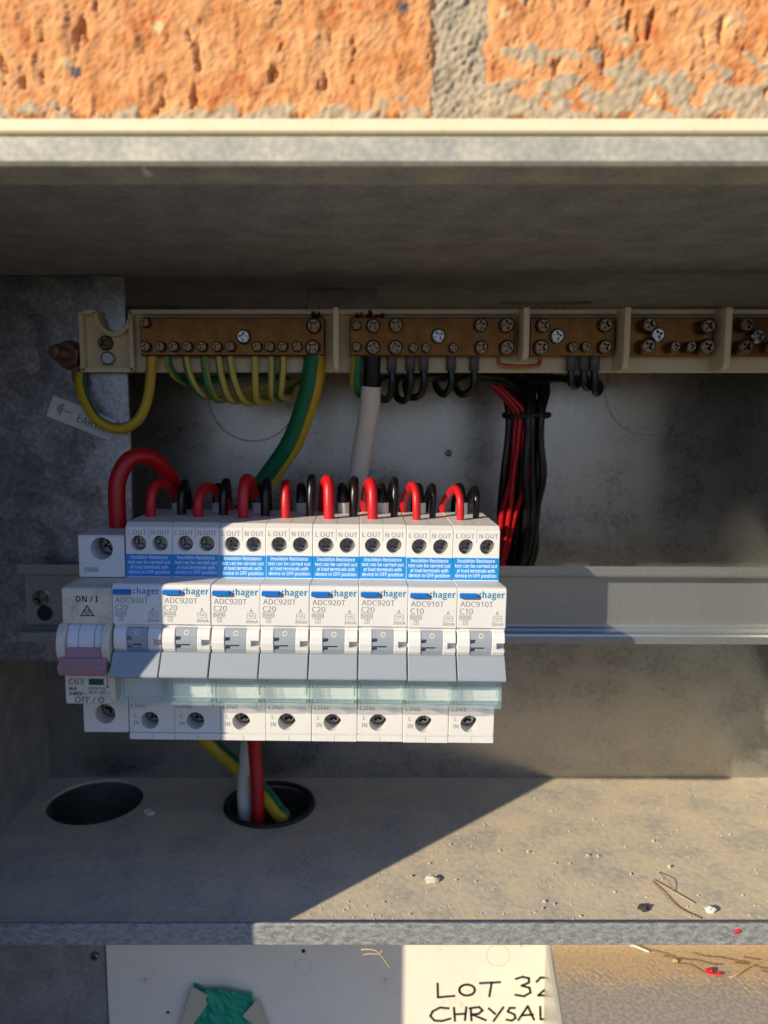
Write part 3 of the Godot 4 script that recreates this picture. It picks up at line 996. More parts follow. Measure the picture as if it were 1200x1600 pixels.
func build_main_switch() -> void:
	var r := thing("main_switch", "cream main switch with mauve toggle marked C63 at end of row", "switch", Vector3(-108.0, 0, 0))
	r.rotation_degrees = Vector3(0, 0, -0.5)
	var w := 17.5
	var p := PackedVector2Array([Vector2(38.0, 0.4), Vector2(38.0, 44.5), Vector2(37.5, 45.0), Vector2(22.0, 45.0), Vector2(21.8, 44.5), Vector2(21.8, 30), Vector2(-22.0, 30), Vector2(-22.3, 45.4), Vector2(-22.6, 46.0), Vector2(-39.0, 46.0), Vector2(-39.5, 45.5), Vector2(-39.5, 0.4)])
	var st := begin()
	extrude(st, p, 0.1, w, 0.3, [2, 8])
	holed_face(st, 0.4, w - 0.3, 22.0, 37.5, 45.0, [[9.0, 32.9, 4.3]], 12.0)
	holed_face(st, 0.4, w - 0.3, -39.0, -22.6, 46.0, [[8.6, -31.9, 3.95]], 10.0)
	put(st, "terminal_body", M.white, r)
	var s := part("terminal_screw", screw_mesh(4.1, 1.6, 0.7), M.steel, r, Vector3(9.0, 32.9, 34.0))
	s.rotation.z = 0.3
	part("terminal_screw", screw_mesh(3.8, 1.6, 0.7), M.steel, r, Vector3(8.6, -31.9, 38.0))
	text(r, "JS60B", 4.8, 24.6, 45.0, 5.2, 2.1, M.ink_dark)
	# front case
	st = begin()
	extrude(st, PackedVector2Array([Vector2(21.6, 30), Vector2(21.6, 60.4), Vector2(21.2, 61.5), Vector2(20.3, 62.0), Vector2(8.4, 62.0), Vector2(8.0, 61.0), Vector2(6.5, 56), Vector2(-3.0, 54), Vector2(-6.0, 57), Vector2(-7.0, 62.0), Vector2(-21.3, 62.0), Vector2(-21.9, 61.4), Vector2(-21.9, 30)]), -0.2, w + 0.4, 0.4)
	put(st, "front_case", M.aged, r)
	# half-round cheeks
	var half := PackedVector2Array([Vector2(8.2, 55)])
	for k in 11:
		var a := deg_to_rad(62.0 - 124.0 * k / 10.0)
		half.append(Vector2(1.0 + 8.4 * sin(a), 59.0 + 8.0 * cos(a)))
	half.append(Vector2(-6.5, 55))
	for x in [[-1.2, 1.9], [14.9, 17.6]]:
		st = begin()
		extrude(st, half, x[0], x[1], 0.4)
		put(st, "cheek", M.aged, r)
	for x in [[2.0, 6.0], [6.2, 11.8], [12.0, 14.8]]:
		st = begin()
		var dr := PackedVector2Array()
		for k in 9:
			var a := deg_to_rad(70.0 - 130.0 * k / 8.0)
			dr.append(Vector2(1.2 + 7.6 * sin(a), 58.0 + 6.6 * cos(a)))
		dr.append(Vector2(1.0, 54))
		extrude(st, dr, x[0], x[1], 0.15)
		put(st, "rocker_drum", M.switch_white, r)
	st = begin()
	extrude(st, PackedVector2Array([Vector2(0.9, 63.0), Vector2(0.2, 64.9), Vector2(-1.6, 65.8), Vector2(-5.0, 66.6), Vector2(-8.0, 66.0), Vector2(-8.4, 62), Vector2(-6.2, 58)]), 2.0, 14.7, 0.25)
	extrude(st, PackedVector2Array([Vector2(-2.6, 65.6), Vector2(-3.0, 67.0), Vector2(-5.4, 68.9), Vector2(-6.0, 69.2), Vector2(-8.4, 68.6), Vector2(-9.0, 68.0), Vector2(-9.2, 66.4), Vector2(-8.6, 62.6)]), -0.1, 16.9, 0.4)
	put(st, "toggle", M.mauve, r)
	# print
	text(r, "ON / I", 8.9, 17.5, 62.0, 8.0, 2.25, M.ink_dark, true)
	st = begin()
	stroke(st, [Vector2(6.6, 11.3), Vector2(8.9, 15.0), Vector2(11.2, 11.3), Vector2(6.6, 11.3)], 0.4, 62.0)
	circle_strip(st, 8.9, 12.6, 62.07, 0.75, 1.0, 16)
	stroke(st, [Vector2(8.5, 12.7), Vector2(8.85, 12.35), Vector2(9.5, 13.2)], 0.25, 62.02)
	put(st, "approval_mark", M.ink_dark, r)
	text(r, "C63", 4.0, -13.3, 62.0, 5.4, 2.2, M.ink_dark)
	text(r, "6kA", 2.6, -15.9, 62.0, 3.0, 1.25, M.ink_dark, true)
	text(r, "240V~", 4.2, -17.8, 62.0, 6.0, 1.25, M.ink_dark, true)
	text(r, "GREEN FLAG", 11.6, -15.8, 62.0, 6.3, 0.95, M.ink_dark)
	text(r, "MCB TRIP o", 12.1, -17.3, 62.0, 7.2, 0.95, M.ink_dark)
	text(r, "OFF / O", 8.6, -20.15, 62.0, 10.6, 2.15, M.ink_dark)
	box("flag_window", 8.6, 14.0, -14.5, -12.2, 61.9, 62.1, 0.0, M.flag, r)
	st = begin()
	stroke(st, [Vector2(15.4, -10.8), Vector2(15.4, -15.5)], 0.2, 62.0)
	stroke(st, [Vector2(14.9, -14.9), Vector2(15.4, -15.6), Vector2(15.9, -14.9)], 0.2, 62.02)
	put(st, "arrow_mark", M.ink_dark, r)


# ------------------------------------------------------------------ cables
func duo_cols(n: int, yellow: int, start: int, pale := false) -> Array:
	var out := []
	for k in n:
		if posmod(k - start, n) < yellow:
			out.append(lin(0.78, 0.72, 0.34) if pale else lin(0.76, 0.64, 0.12))
		else:
			out.append(lin(0.30, 0.52, 0.28) if pale else lin(0.04, 0.43, 0.27))
	return out


func cable(n: String, pts: Array, r: float, m: Material, label: String, group := "", cols := []) -> MeshInstance3D:
	var st := begin(true)
	tube(st, curve(pts, 8), r, 16, cols)
	var o := put(st, n, m, self)
	tag(o, label, "cable", group)
	return o


func build_cables() -> void:
	# thick red feed of the main switch
	cable("thick_red_cable", [Vector3(-98.6, 34, 24), Vector3(-99.0, 48, 24), Vector3(-98.2, 58, 23), Vector3(-94.0, 65.4, 20), Vector3(-87.5, 65.6, 14), Vector3(-82.0, 58, 7), Vector3(-79.0, 48, 0), Vector3(-77.5, 35, -14), Vector3(-76.0, 15, -24)], 3.45, M.red_main, "thick red cable arching out of the top of the main switch")
	cable("thick_red_cable", [Vector3(-62, -20, -45), Vector3(-60, -70, -64), Vector3(-58.9, -94.5, -68), Vector3(-57.0, -120, -64), Vector3(-56.8, -145, -61), Vector3(-56.8, -195, -61)], 3.6, M.red_main, "thick red cable dropping into the shelf hole beside a white cable")
	# small wires looping out of the breaker tops
	var rx := [-84.6, -65.6, -47.7, -30.6, -13.2, 4.2, 21.8, 39.4]
	var rt := [55.5, 54.0, 57.5, 55.4, 57.0, 56.0, 54.8, 53.4]
	var rr := [2.0, 2.0, 2.15, 1.85, 2.2, 2.1, 1.65, 1.55]
	var lean := [6.5, 7.5, 2.5, -1.5, -3.5, -3.0, -4.0, -4.5]
	var bx := [-74.3, -57.1, -39.9, -21.4, -3.7, 13.0, 28.8, 46.6]
	for i in 8:
		var d: float = lean[i]
		var x: float = rx[i]
		var t: float = rt[i]
		cable("red_wire", [Vector3(x, 38, 26), Vector3(x - 0.1, 47, 26.5), Vector3(x + d * 0.1, t - 2.2, 24.5), Vector3(x + d * 0.35, t - 0.2, 19.5), Vector3(x + d * 0.7, t - 3.5, 12), Vector3(x + d, 45, 4), Vector3(x + d * 1.2, 32, -6), Vector3(x + d * 1.2, 22, -14)], rr[i], M.red, "red wire looping out of the top of the %s breaker from the main switch" % ORD[i], "red wires on the breaker tops")
		var q: float = bx[i]
		var tb: float = [55.0, 55.5, 56.0, 57.5, 56.5, 56.5, 54.0, 53.0][i]
		cable("black_wire", [Vector3(q, 38, 19), Vector3(q + 0.2, 48, 19), Vector3(q + 0.5, tb - 2.2, 17), Vector3(q + 0.3, tb - 0.4, 11.5), Vector3(q - 0.6, tb - 4, 5.5), Vector3(q - 1.2, 44, -1), Vector3(q - 1.2, 30, -10), Vector3(q - 1.2, 22, -16)], [1.9, 1.9, 1.9, 1.7, 1.8, 1.5, 1.35, 1.3][i], M.black, "black wire looping out of the top of the %s breaker from the main switch" % ORD[i], "black wires on the breaker tops")
		var c := thing("black_lead", "black lead with white collar behind the %s breaker from the main switch" % ORD[i], "cable", Vector3.ZERO, "collared leads on the breaker tops")
		var st := begin(true)
		var cx := q - 4.6
		tube(st, curve([Vector3(cx, 40, 7), Vector3(cx, 47.5, 7), Vector3(cx - 0.2, 51.8, 4.6), Vector3(cx - 0.5, 51.0, 0), Vector3(cx - 0.8, 42, -6), Vector3(cx - 0.8, 24, -14)], 6), 2.1, 14)
		put(st, "sheath", M.black, c)
		st = begin(true)
		tube(st, [Vector3(cx + 0.3, 41, 7), Vector3(cx + 0.3, 46.2, 7)], 2.6, 14)
		put(st, "collar", M.collar, c)
	# earth wires on the first brass bar
	var green := duo_cols(16, 8, 3)
	cable("earth_cable", [Vector3(-123.0, 101, -8), Vector3(-122.4, 95, -6), Vector3(-119.4, 87.5, -4), Vector3(-114.0, 80.3, -3), Vector3(-105.6, 77.2, -3), Vector3(-98.0, 80.5, -4), Vector3(-93.8, 88.5, -5), Vector3(-91.8, 98, -5), Vector3(-90.6, 110, -5)], 2.25, M.duo, "green-yellow cable running from the earth bolt to the brass bar", "", duo_cols(16, 8, 10))
	var ex := [-84.0, -76.2, -68.5, -62.1, -57.2, -46.7, -39.2, -34.5]
	var lowx := [-78.8, -70.7, -65.3, -58.4, -52.4, -46.6, -39.6, -36.0]
	var lowy := [97.2, 91.4, 90.0, 89.4, 88.6, 89.0, 90.2, 90.8]
	for i in 8:
		var a: float = ex[i]
		var b: float = lowx[i]
		var y: float = lowy[i]
		cable("earth_wire", [Vector3(a, 111, -5.5), Vector3(a + 0.2, 105, -5.5), Vector3(lerpf(a, b, 0.45), lerpf(104, y, 0.55), -7), Vector3(b, y + 0.8, -12), Vector3(b + 3.5, y + 0.4, -19), Vector3(lerpf(b, -26, 0.55), y + 5.0, -30), Vector3(-30 + i * 1.4, 99 + (i % 3), -44), Vector3(-22, 104, -66)], 1.55, M.duo, "thin green-yellow wire, %s along the brass bar from the earth bolt cable" % ORD[i], "green-yellow wires hanging from the first brass bar", duo_cols(16, 8, [12, 4, 2, 5, 5, 6, 11, 5][i], i > 0))
	# big earth cable
	var be := [Vector3(-20.6, 112, -6), Vector3(-20.8, 105, -7), Vector3(-23.6, 91, -9), Vector3(-31.0, 71.8, -13), Vector3(-41.5, 56.8, -19), Vector3(-53, 42, -26), Vector3(-66, 20, -40), Vector3(-78, -20, -60)]
	cable("thick_earth_cable", be, 4.9, M.duo, "thick green cable with yellow stripe curving down from first brass bar", "", duo_cols(16, 4, 7))
	cable("thick_earth_cable", [Vector3(-104, -80, -80), Vector3(-92, -95, -84), Vector3(-80.5, -106.8, -85), Vector3(-60, -120, -74), Vector3(-46.2, -131, -64), Vector3(-42, -140, -62), Vector3(-40, -195, -61)], 4.4, M.duo, "green-yellow cable slanting down into the shelf hole", "", duo_cols(16, 10, 10))
	# short earth lead beside the white cable
	cable("earth_lead", [Vector3(-2.4, 112, -5.5), Vector3(-2.4, 105, -5.5), Vector3(-3.0, 98, -7), Vector3(-1.6, 93.5, -14), Vector3(2.0, 94, -28), Vector3(2, 100, -50)], 2.5, M.duo, "short green-yellow lead tucked behind the white cable under second bar", "", duo_cols(16, 6, 13))
	# white sheathed neutral
	var wc := thing("white_cable", "white sheathed cable with black core hanging from second brass bar", "cable")
	var st := begin(true)
	tube(st, curve([Vector3(4.4, 114, -6), Vector3(4.3, 104, -7), Vector3(3.9, 94, -9)], 6), 3.7, 18)
	put(st, "black_core", M.black, wc)
	st = begin(true)
	tube(st, curve([Vector3(4.0, 95.6, -9), Vector3(3.4, 88, -10), Vector3(1.2, 74, -14), Vector3(-2.3, 54, -19), Vector3(-6, 36, -26), Vector3(-20, 0, -50)], 8), 4.5, 20)
	put(st, "white_sheath", M.sheath, wc)
	cable("white_tail", [Vector3(-60, -40, -60), Vector3(-63, -85, -78), Vector3(-64.6, -104, -80), Vector3(-65.4, -120, -74), Vector3(-64.6, -134, -69), Vector3(-63, -195, -66)], 4.2, M.sheath, "white cable dropping into the shelf hole behind the red cable")
	# neutral wires with grey boots
	var fx := [12.7, 20.7, 26.5, 38.4, 48.3, 90.3, 95.8, 100.5]
	var fy := [90.4, 90.0, 91.4, 92.8, 92.8, 96.2, 95.6, 93.2]
	for i in 8:
		var x: float = fx[i]
		var y: float = fy[i]
		var o := thing("neutral_wire", "black wire with grey boot, %s along from the white cable" % ORD[i], "cable", Vector3.ZERO, "black wires with grey boots under the brass bars")
		st = begin(true)
		tube(st, [Vector3(x, 110, -5.5), Vector3(x, 106, -5.5), Vector3(x, 102.2, -5.5)], 2.2, 14)
		put(st, "boot", M.boot, o)
		st = begin(true)
		var sd: float = 1.0 if x < 70 else -1.0
		var rnd := rng.randf_range(-1.0, 1.0)
		tube(st, curve([Vector3(x, 103, -5.5), Vector3(x + 0.3, 97, -5.5), Vector3(x - 0.8 * sd, y + 1.0, -7), Vector3(x - (3.6 + rnd) * sd, y - 0.6, -10), Vector3(x - (6.0 + rnd) * sd, y + 2.4, -14), Vector3(x - (5.4 + rnd) * sd, 98.6, -21), Vector3(x + 1.0 * sd, 100.6 + rnd, -29), Vector3(lerpf(x, 76, 0.6), 100.0 + rnd, -37), Vector3(76 + (i - 4) * 1.0, 94, -43), Vector3(77.5 + (i - 4) * 1.5, 84, -44), Vector3(78 + (i - 4) * 1.6, 70, -44)], 6), 1.6, 12)
		put(st, "sheath", M.black, o)
	# tied bundle going down behind the breakers
	for i in 21:
		var ang := i * 2.399963
		var rad := sqrt((i + 0.5) / 21.0)
		var dx := 9.4 * rad * cos(ang)
		var dz := 5.2 * rad * sin(ang)
		var is_red := i in [9, 14, 6]
		var j := func(a: float) -> float: return rng.randf_range(-a, a)
		var pts := [Vector3(79 + dx * 1.6 + j.call(5.0), 103, -50 + dz), Vector3(78.5 + dx * 1.25 + j.call(2.0), 95, -44 + dz), Vector3(78.9 + dx, 84, -40 + dz), Vector3(79 + dx * 1.0 + j.call(0.6), 72, -40 + dz), Vector3(79.5 + dx * 1.12 + j.call(1.5), 54, -42 + dz * 1.2 + j.call(1.5)), Vector3(79.5 + dx * 1.08 + j.call(2.0), 34, -45 + dz * 1.2 + j.call(1.5)), Vector3(78 + dx * 0.9 + j.call(1.5), 10, -48 + dz), Vector3(66 + dx * 0.6, -14, -52 + dz), Vector3(46, -26 + dx, -58 + dz)]
		if is_red:
			pts[0] = Vector3(63 + dx * 0.4, 101 - i * 0.2, -42 + dz)
			pts[1] = Vector3(69 + dx * 0.6, 94.0, -41 + dz)
			pts[5].x -= 3.0
			pts[6].x -= 5.0
		cable("bundle_cable", pts, 1.75 if not is_red else 1.3, M.red_main if is_red else M.black, "%s cable in the tied bundle behind the breaker row" % ("red" if is_red else "black"), "red cables of the tied bundle" if is_red else "black cables of the tied bundle")
	st = begin(true)
	var ring := []
	for k in 33:
		var a := TAU * k / 32.0
		ring.append(Vector3(78.9 + 11.2 * cos(a), 83.2 + 0.6 * sin(a * 2.0), -40 + 7.6 * sin(a)))
	for q in [-0.5, 0.3]:
		var rr2 := []
		for v in ring:
			rr2.append(v + Vector3(0, q, 0))
		tube(st, rr2, 0.7, 8, [], false)
	tag(put(st, "cable_tie", M.black, self), "black cable tie cinched round the red and black bundle", "cable tie")


# ------------------------------------------------------------------ lower compartment
func build_lower() -> void:
	var b := thing("backing_board", "cream board with handwritten LOT 32 marker lettering below the shelf", "board")
	box("board_face", -127.4, 246, -299, -136, -23, -20.0, 0.3, M.board, b)
	var ink := begin()
	var o := []
	for k in 17:
		var a := TAU * k / 16.0 + 1.2
		o.append(Vector2(52.4 + 3.9 * cos(a), -202.0 + 3.0 * sin(a)))
	var strokes := [
		[Vector2(37.6, -198.4), Vector2(37.9, -206.0), Vector2(46.2, -205.2)], o,
		[Vector2(58.7, -198.3), Vector2(68.9, -197.7)], [Vector2(64.6, -198.0), Vector2(63.6, -205.6)],
		[Vector2(76.6, -196.0), Vector2(80.0, -194.8), Vector2(83.2, -195.6), Vector2(83.2, -198.0), Vector2(79.6, -199.6), Vector2(83.6, -200.8), Vector2(84.2, -203.4), Vector2(81.0, -205.4), Vector2(76.6, -204.6)],
		[Vector2(87.0, -197.6), Vector2(89.0, -195.2), Vector2(92.6, -195.4), Vector2(93.8, -197.8), Vector2(91.6, -201.4), Vector2(88.0, -205.0), Vector2(96, -204.8)],
		[Vector2(43.4, -212.0), Vector2(39.0, -211.6), Vector2(35.4, -213.6), Vector2(34.2, -216.2), Vector2(36.4, -218.8), Vector2(40.0, -219.0), Vector2(44.4, -217.6)],
		[Vector2(46.0, -211.6), Vector2(46.6, -219.0)], [Vector2(52.2, -211.4), Vector2(51.6, -218.6)], [Vector2(46.2, -215.3), Vector2(52.0, -215.0)],
		[Vector2(54.4, -212.0), Vector2(54.9, -218.8)], [Vector2(53.8, -212.0), Vector2(58.6, -211.3), Vector2(60.4, -213.2), Vector2(58.4, -215.0), Vector2(55.2, -215.4), Vector2(62.2, -218.6)],
		[Vector2(63.4, -212.0), Vector2(66.8, -215.2)], [Vector2(70.8, -211.4), Vector2(66.0, -219.0)],
		[Vector2(76.6, -211.8), Vector2(74.0, -211.8), Vector2(73.0, -213.8), Vector2(76.4, -215.4), Vector2(77.0, -217.4), Vector2(75.2, -218.8), Vector2(72.4, -218.2)],
		[Vector2(78.4, -218.6), Vector2(83.0, -210.8), Vector2(86.4, -218.4)], [Vector2(80.0, -215.9), Vector2(85.8, -215.5)],
		[Vector2(89.2, -211.0), Vector2(89.6, -218.0), Vector2(96, -218.0)], [Vector2(82, -222.4), Vector2(80.8, -227)]]
	for s in strokes:
		stroke(ink, s, 1.2, -19.98, 0.05)
	put(ink, "handwriting", M.ink_dark, b)
	var rg := begin()
	circle_strip(rg, -29.3, -189.2, -19.96, 4.0, 4.25, 28)
	circle_strip(rg, 67.5, -183.2, -19.96, 5.6, 5.9, 28)
	put(rg, "ring_mark", M.tape_back, b)
	for q in [[-29.2, -180.9, 1.1], [-97.5, -214.2, 0.9]]:
		var h := begin()
		lathe(h, [Vector2(q[2], -19.95), Vector2(0, -19.95)], 14, q[0], q[1])
		put(h, "screw_hole", M.dark, b)
	# grey steel strip beside the board
	var sp := thing("steel_side_plate", "grey galvanised plate with a small bolt beside the cream board", "plate")
	box("plate", -184, -128.4, -299, -136, -24, -22.0, 0.3, M.dull, sp)
	part("bolt", screw_mesh(2.2, 2.0, 1.0), M.steel, sp, Vector3(-133.5, -184.6, -22))
	# teal tape scrap
	var tp := thing("torn_tape", "torn teal tape scrap with curled beige corners on the cream board", "tape")
	var st := begin()
	var gx := 14
	var cr := noise(55, 0.11, 3)
	var pts := []
	for j in 13:
		for i in gx + 1:
			var u := i / float(gx)
			var v := j / 12.0
			var x := lerpf(lerpf(-84.0, -55.0, u), lerpf(-86.0, -50.0, u), v)
			var y := lerpf(-197.6 - 3.5 * u - 0.8 * sin(u * 9.0), -236.0, v)
			pts.append(Vector3(x, y, -18.6 + 2.4 * sin(u * PI) * (0.6 + 0.4 * sin(v * 5.0 + u * 3.0)) + 2.6 * cr.get_noise_2d(x * 1.0, y * 1.0)))
	for j in 12:
		for i in gx:
			var a := j * (gx + 1) + i
			quad(st, pts[a], pts[a + gx + 1], pts[a + gx + 2], pts[a + 1])
	put(st, "tape_sheet", M.tape, tp)
	st = begin()
	prism(st, PackedVector2Array([Vector2(-84.2, -197.4), Vector2(-74.5, -203.4), Vector2(-83.0, -216.0), Vector2(-88, -226), Vector2(-92, -222)]), -16.8, -16.5)
	put(st, "curled_corner", M.tape_back, tp)
	st = begin()
	prism(st, PackedVector2Array([Vector2(-52.0, -204.0), Vector2(-59.5, -213.5), Vector2(-53.0, -219.0), Vector2(-50, -230), Vector2(-45.0, -226)]), -16.9, -16.6)
	put(st, "curled_corner", M.tape_back, tp)
	# meter with dusty top
	var mt := thing("meter_cover", "dusty grey meter casing with sand and cobweb on its top", "meter")
	var cs := begin()
	var rim := [Vector2(92.4, -19.6), Vector2(240, -19.6), Vector2(240, 78), Vector2(80.0, 78)]
	var low := [Vector2(91.0, -19.6), Vector2(241.5, -19.6), Vector2(241.5, 79.5), Vector2(78.6, 79.5)]
	for i in 4:
		var j := (i + 1) % 4
		quad(cs, Vector3(rim[i].x, -176.4, rim[i].y), Vector3(rim[j].x, -176.4, rim[j].y), Vector3(low[j].x, -178.0, low[j].y), Vector3(low[i].x, -178.0, low[i].y))
		quad(cs, Vector3(low[i].x, -178.0, low[i].y), Vector3(low[j].x, -178.0, low[j].y), Vector3(low[j].x, -299, low[j].y), Vector3(low[i].x, -299, low[i].y))
	quad(cs, Vector3(rim[0].x, -176.4, rim[0].y), Vector3(rim[1].x, -176.4, rim[1].y), Vector3(rim[2].x, -176.4, rim[2].y), Vector3(rim[3].x, -176.4, rim[3].y))
	quad(cs, Vector3(low[0].x, -299, low[0].y), Vector3(low[1].x, -299, low[1].y), Vector3(low[2].x, -299, low[2].y), Vector3(low[3].x, -299, low[3].y))
	put(cs, "casing", M.meter_edge, mt)
	var na := noise(91, 0.05, 4)
	var nb := noise(92, 0.4, 4)
	st = begin(true)
	var nx := 420
	var nz := 280
	for j in nz + 1:
		for i in nx + 1:
			var z := -19.3 + 96.8 * j / nz
			var x := lerpf(93.4 - 12.4 * j / nz, 239.2, i / float(nx))
			var f := smoothstep(-9.0, 9.0, 5.0 - z + 12.0 * na.get_noise_2d(x, z) + 14.0 * nb.get_noise_2d(x + 9, z))
			var t := nb.get_noise_2d(x + 50, z)
			var c := lin(0.60, 0.57, 0.54).lerp(lin(0.70, 0.66, 0.62), clampf(0.5 + 1.5 * t, 0, 1))
			c = c.lerp(lin(0.72, 0.62, 0.49).lerp(lin(0.80, 0.70, 0.57), clampf(0.5 + 1.2 * t, 0, 1)), f)
			st.set_color(c)
			st.add_vertex(V(x, -176.3 + 0.2 * f + 0.025 * t, z))
	for j in nz:
		for i in nx:
			var a := j * (nx + 1) + i
			for q in [a, a + 1, a + nx + 2, a, a + nx + 2, a + nx + 1]:
				st.add_index(q)
	put(st, "dust_layer", M.brick, mt)


# ------------------------------------------------------------------ debris
func lump(sd: int, r: Vector3) -> ArrayMesh:
	var n := noise(sd, 0.9, 2)
	var st := begin(false)
	var rows := 7
	var cols := 10
	var p := []
	for j in rows + 1:
		for i in cols:
			var a := TAU * i / cols
			var b := PI * j / rows
			var d := Vector3(sin(b) * cos(a), cos(b), sin(b) * sin(a))
			p.append(d * r * (1.0 + 0.75 * n.get_noise_3dv(d * 1.9)))
	for j in rows:
		for i in cols:
			var k := (i + 1) % cols
			quad(st, p[j * cols + i], p[j * cols + k], p[(j + 1) * cols + k], p[(j + 1) * cols + i])
	return done(st)


func strand(n: String, pts: Array, r: float, m: Material, label: String, cat: String, group := "") -> void:
	var st := begin(true)
	tube(st, curve(pts, 5), r, 7)
	tag(put(st, n, m, self), label, cat, group)


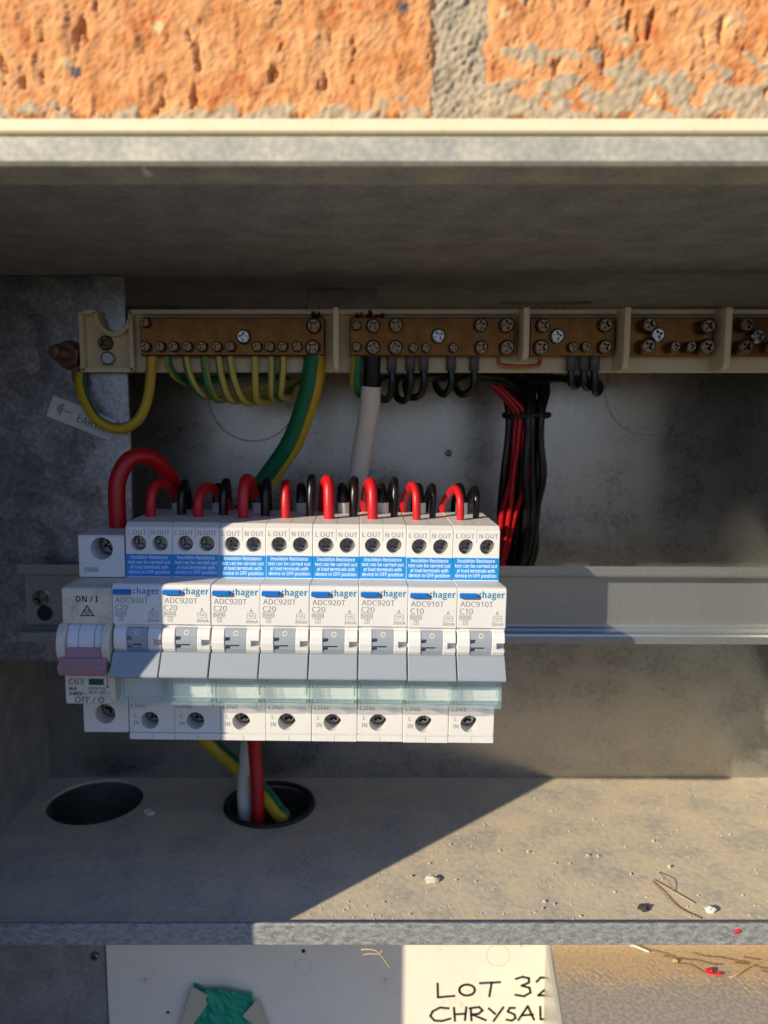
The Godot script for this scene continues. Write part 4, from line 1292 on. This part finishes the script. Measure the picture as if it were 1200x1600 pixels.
func build_debris() -> void:
	var variants := []
	for k in 5:
		variants.append(lump(300 + k, Vector3(1.0, 0.8, 1.0)))
	var spots := [[23.1, -5.1, 1.0], [44.3, -32.3, 0.8], [47.6, -33.5, 0.6], [68.1, -26.6, 0.9], [82.2, -25.4, 1.1], [93.4, -15.5, 0.8], [100.2, -15.5, 0.9], [111.1, -22.1, 1.3], [115.6, -21.5, 1.0], [147.8, -35.3, 1.0], [146.9, -11.8, 1.6], [80.9, 14.1, 1.1], [85.0, 15.9, 1.0], [79.1, 19.0, 1.0], [52.6, -1.1, 0.8], [43.8, -2.1, 0.7], [32.2, -15.5, 1.0], [107.9, -44.4, 0.8], [103.4, -65.3, 0.7], [123.9, -56.6, 0.8], [154.6, -69.5, 0.7], [189.7, -41.3, 0.8], [126.5, -6.6, 0.9], [140.0, -2.6, 0.7], [64.6, -50.7, 0.8], [-21.0, -44.4, 0.9], [-25.8, -18.2, 0.8], [1.8, -12.9, 0.6], [20.5, 22.9, 0.8], [94.1, 24.0, 0.8], [114.4, 7.1, 0.8], [151.2, 9.5, 0.7], [152.9, 18.6, 0.8], [171.4, 9.5, 0.7], [187.2, -10.2, 0.8], [9.7, 14.1, 0.6], [60, 5, 0.6], [132, -30, 0.7], [168, -22, 0.6], [120, 16, 0.7]]
	for i in spots.size():
		var q: Array = spots[i]
		var o := part("pebble", variants[i % 5], M.pebble, self, Vector3(q[0], -132.0 + q[2] * 0.6, q[1]))
		o.scale = Vector3(0.8 + 0.3 * sin(i * 3.1), 0.7, 0.8 + 0.25 * cos(i * 1.7)) * q[2] * 0.75
		o.rotation.y = i * 1.3
		tag(o, "small pale pebble of grit lying on the dusty shelf", "pebble", "pebbles on the dusty shelf")
	tag(part("mortar_crumb", lump(411, Vector3(3.4, 1.5, 1.8)), M.pebble, self, Vector3(32.4, -130.9, -1.6)), "largest pale mortar crumb lying on the dusty shelf", "crumb")
	tag(part("mortar_crumb", lump(412, Vector3(3.0, 1.6, 2.0)), M.pebble, self, Vector3(-116.0, -130.8, -62.0)), "pale mortar crumb on the shelf between the two round holes", "crumb")
	tag(part("dry_leaf", lump(413, Vector3(2.6, 1.3, 2.0)), M.leaf, self, Vector3(123.0, -131.0, 19.5)), "crumpled dark dry leaf lying on the dusty shelf", "leaf")
	tag(part("fluff", lump(414, Vector3(2.5, 1.3, 1.8)), M.fluff, self, Vector3(151.5, -130.6, 21.0)), "white fluffy seed lying beside a curved twig on the shelf", "fluff")
	strand("twig", [Vector3(134.8, -131.4, -1.0), Vector3(135.6, -130.8, 8.0), Vector3(139.0, -131.2, 19.0), Vector3(146.0, -131.4, 26.0)], 0.2, M.twig, "thin dark curved twig lying on the dusty shelf", "twig")
	strand("straw", [Vector3(135.6, -131.4, -2.0), Vector3(140.0, -130.6, 8.0), Vector3(147.0, -131.2, 16.0)], 0.2, M.straw, "pale straw lying beside the curved twig on the shelf", "straw")
	strand("twig", [Vector3(140.2, -131.5, -8.0), Vector3(140.6, -129.0, 2.0), Vector3(141.0, -131.2, 8.0)], 0.17, M.twig, "short upright twig leaning beside the pale straw on the shelf", "twig")
	# on the lip and the meter
	tag(part("petal", lump(415, Vector3(1.3, 1.0, 0.7)), M.petal, self, Vector3(154.5, -128.2, 38.9)), "small pink petal stuck on the shelf lip", "petal")
	var fl := thing("red_petal", "crumpled red petal lying on the dusty meter top", "petal", Vector3(162.4, -174.6, 2.0))
	part("petal", lump(416, Vector3(2.0, 1.1, 1.6)), M.petal, fl)
	part("petal", lump(417, Vector3(2.0, 0.6, 0.6)), M.petal, fl, Vector3(3.2, -0.4, 1.4))
	strand("straw", [Vector3(170.0, -175.2, 5.4), Vector3(174.0, -174.6, 4.2), Vector3(184.0, -174.4, -2.0), Vector3(197.0, -174.8, -8.0)], 0.42, M.straw, "knobbly pale stalk lying beside the red petal on the meter", "straw")
	strand("straw", [Vector3(131.0, -175.0, -17.0), Vector3(134.0, -174.5, -14.5), Vector3(139.0, -175.0, -11.6)], 0.45, M.fluff, "white splinter lying on the sandy meter top", "splinter")
	tag(part("seed_head", lump(418, Vector3(1.3, 0.8, 1.0)), M.straw, self, Vector3(149.1, -174.8, -5.0)), "pale seed head lying on the sandy meter top", "seed")
	for k in 9:
		var x := 138.0 + k * 6.0 + rng.randf_range(-3, 3)
		var z := rng.randf_range(-15.0, 3.0)
		strand("rootlet", [Vector3(x, -175.2, z), Vector3(x + rng.randf_range(3, 7), -174.8, z + rng.randf_range(0, 4)), Vector3(x + rng.randf_range(9, 15), -175.2, z + rng.randf_range(2, 7))], 0.16, M.twig, "hair-thin rootlet lying on the sandy meter top", "rootlet", "rootlets on the meter top")
	strand("tendril", [Vector3(-0.5, -136.4, 38.8), Vector3(2.0, -135.6, 39.6), Vector3(6.0, -136.0, 40.2), Vector3(9.0, -139.5, 40.6), Vector3(11.0, -142.5, 40.8)], 0.25, M.straw, "curly pale tendril hanging from the shelf lip", "tendril")
	strand("tendril", [Vector3(0.5, -138.6, 39.0), Vector3(3.0, -137.4, 39.8), Vector3(7.0, -137.2, 40.2), Vector3(8.0, -135.6, 40.0)], 0.2, M.straw, "looped pale tendril caught under the shelf lip", "tendril")
	# loose grit nobody could count
	var mm := MultiMesh.new()
	mm.transform_format = MultiMesh.TRANSFORM_3D
	mm.mesh = lump(500, Vector3(1.0, 0.8, 1.0))
	mm.instance_count = 1500
	for i in 1500:
		var s := 0.12 + 0.28 * pow(rng.randf(), 3.0)
		var x := rng.randf_range(-60, 240) if i % 4 else rng.randf_range(-180, 240)
		var z := rng.randf_range(-100, 36) if i % 3 else 35.5 - 14.0 * pow(rng.randf(), 2.0)
		if Vector2(x + 51.5, z + 72.5).length() < 28 or Vector2(x + 150, z + 77).length() < 28:
			x += 100
		mm.set_instance_transform(i, Transform3D(Basis(Vector3.UP, rng.randf() * TAU).scaled(Vector3.ONE * s), V(x, -132.0 + s * 0.6, z)))
	var mi := MultiMeshInstance3D.new()
	mi.name = "grit"
	mi.multimesh = mm
	mi.material_override = M.pebble
	add_child(mi)
	tag(mi, "fine pale grit scattered over the dusty shelf", "grit")
	mi.set_meta("kind", "stuff")
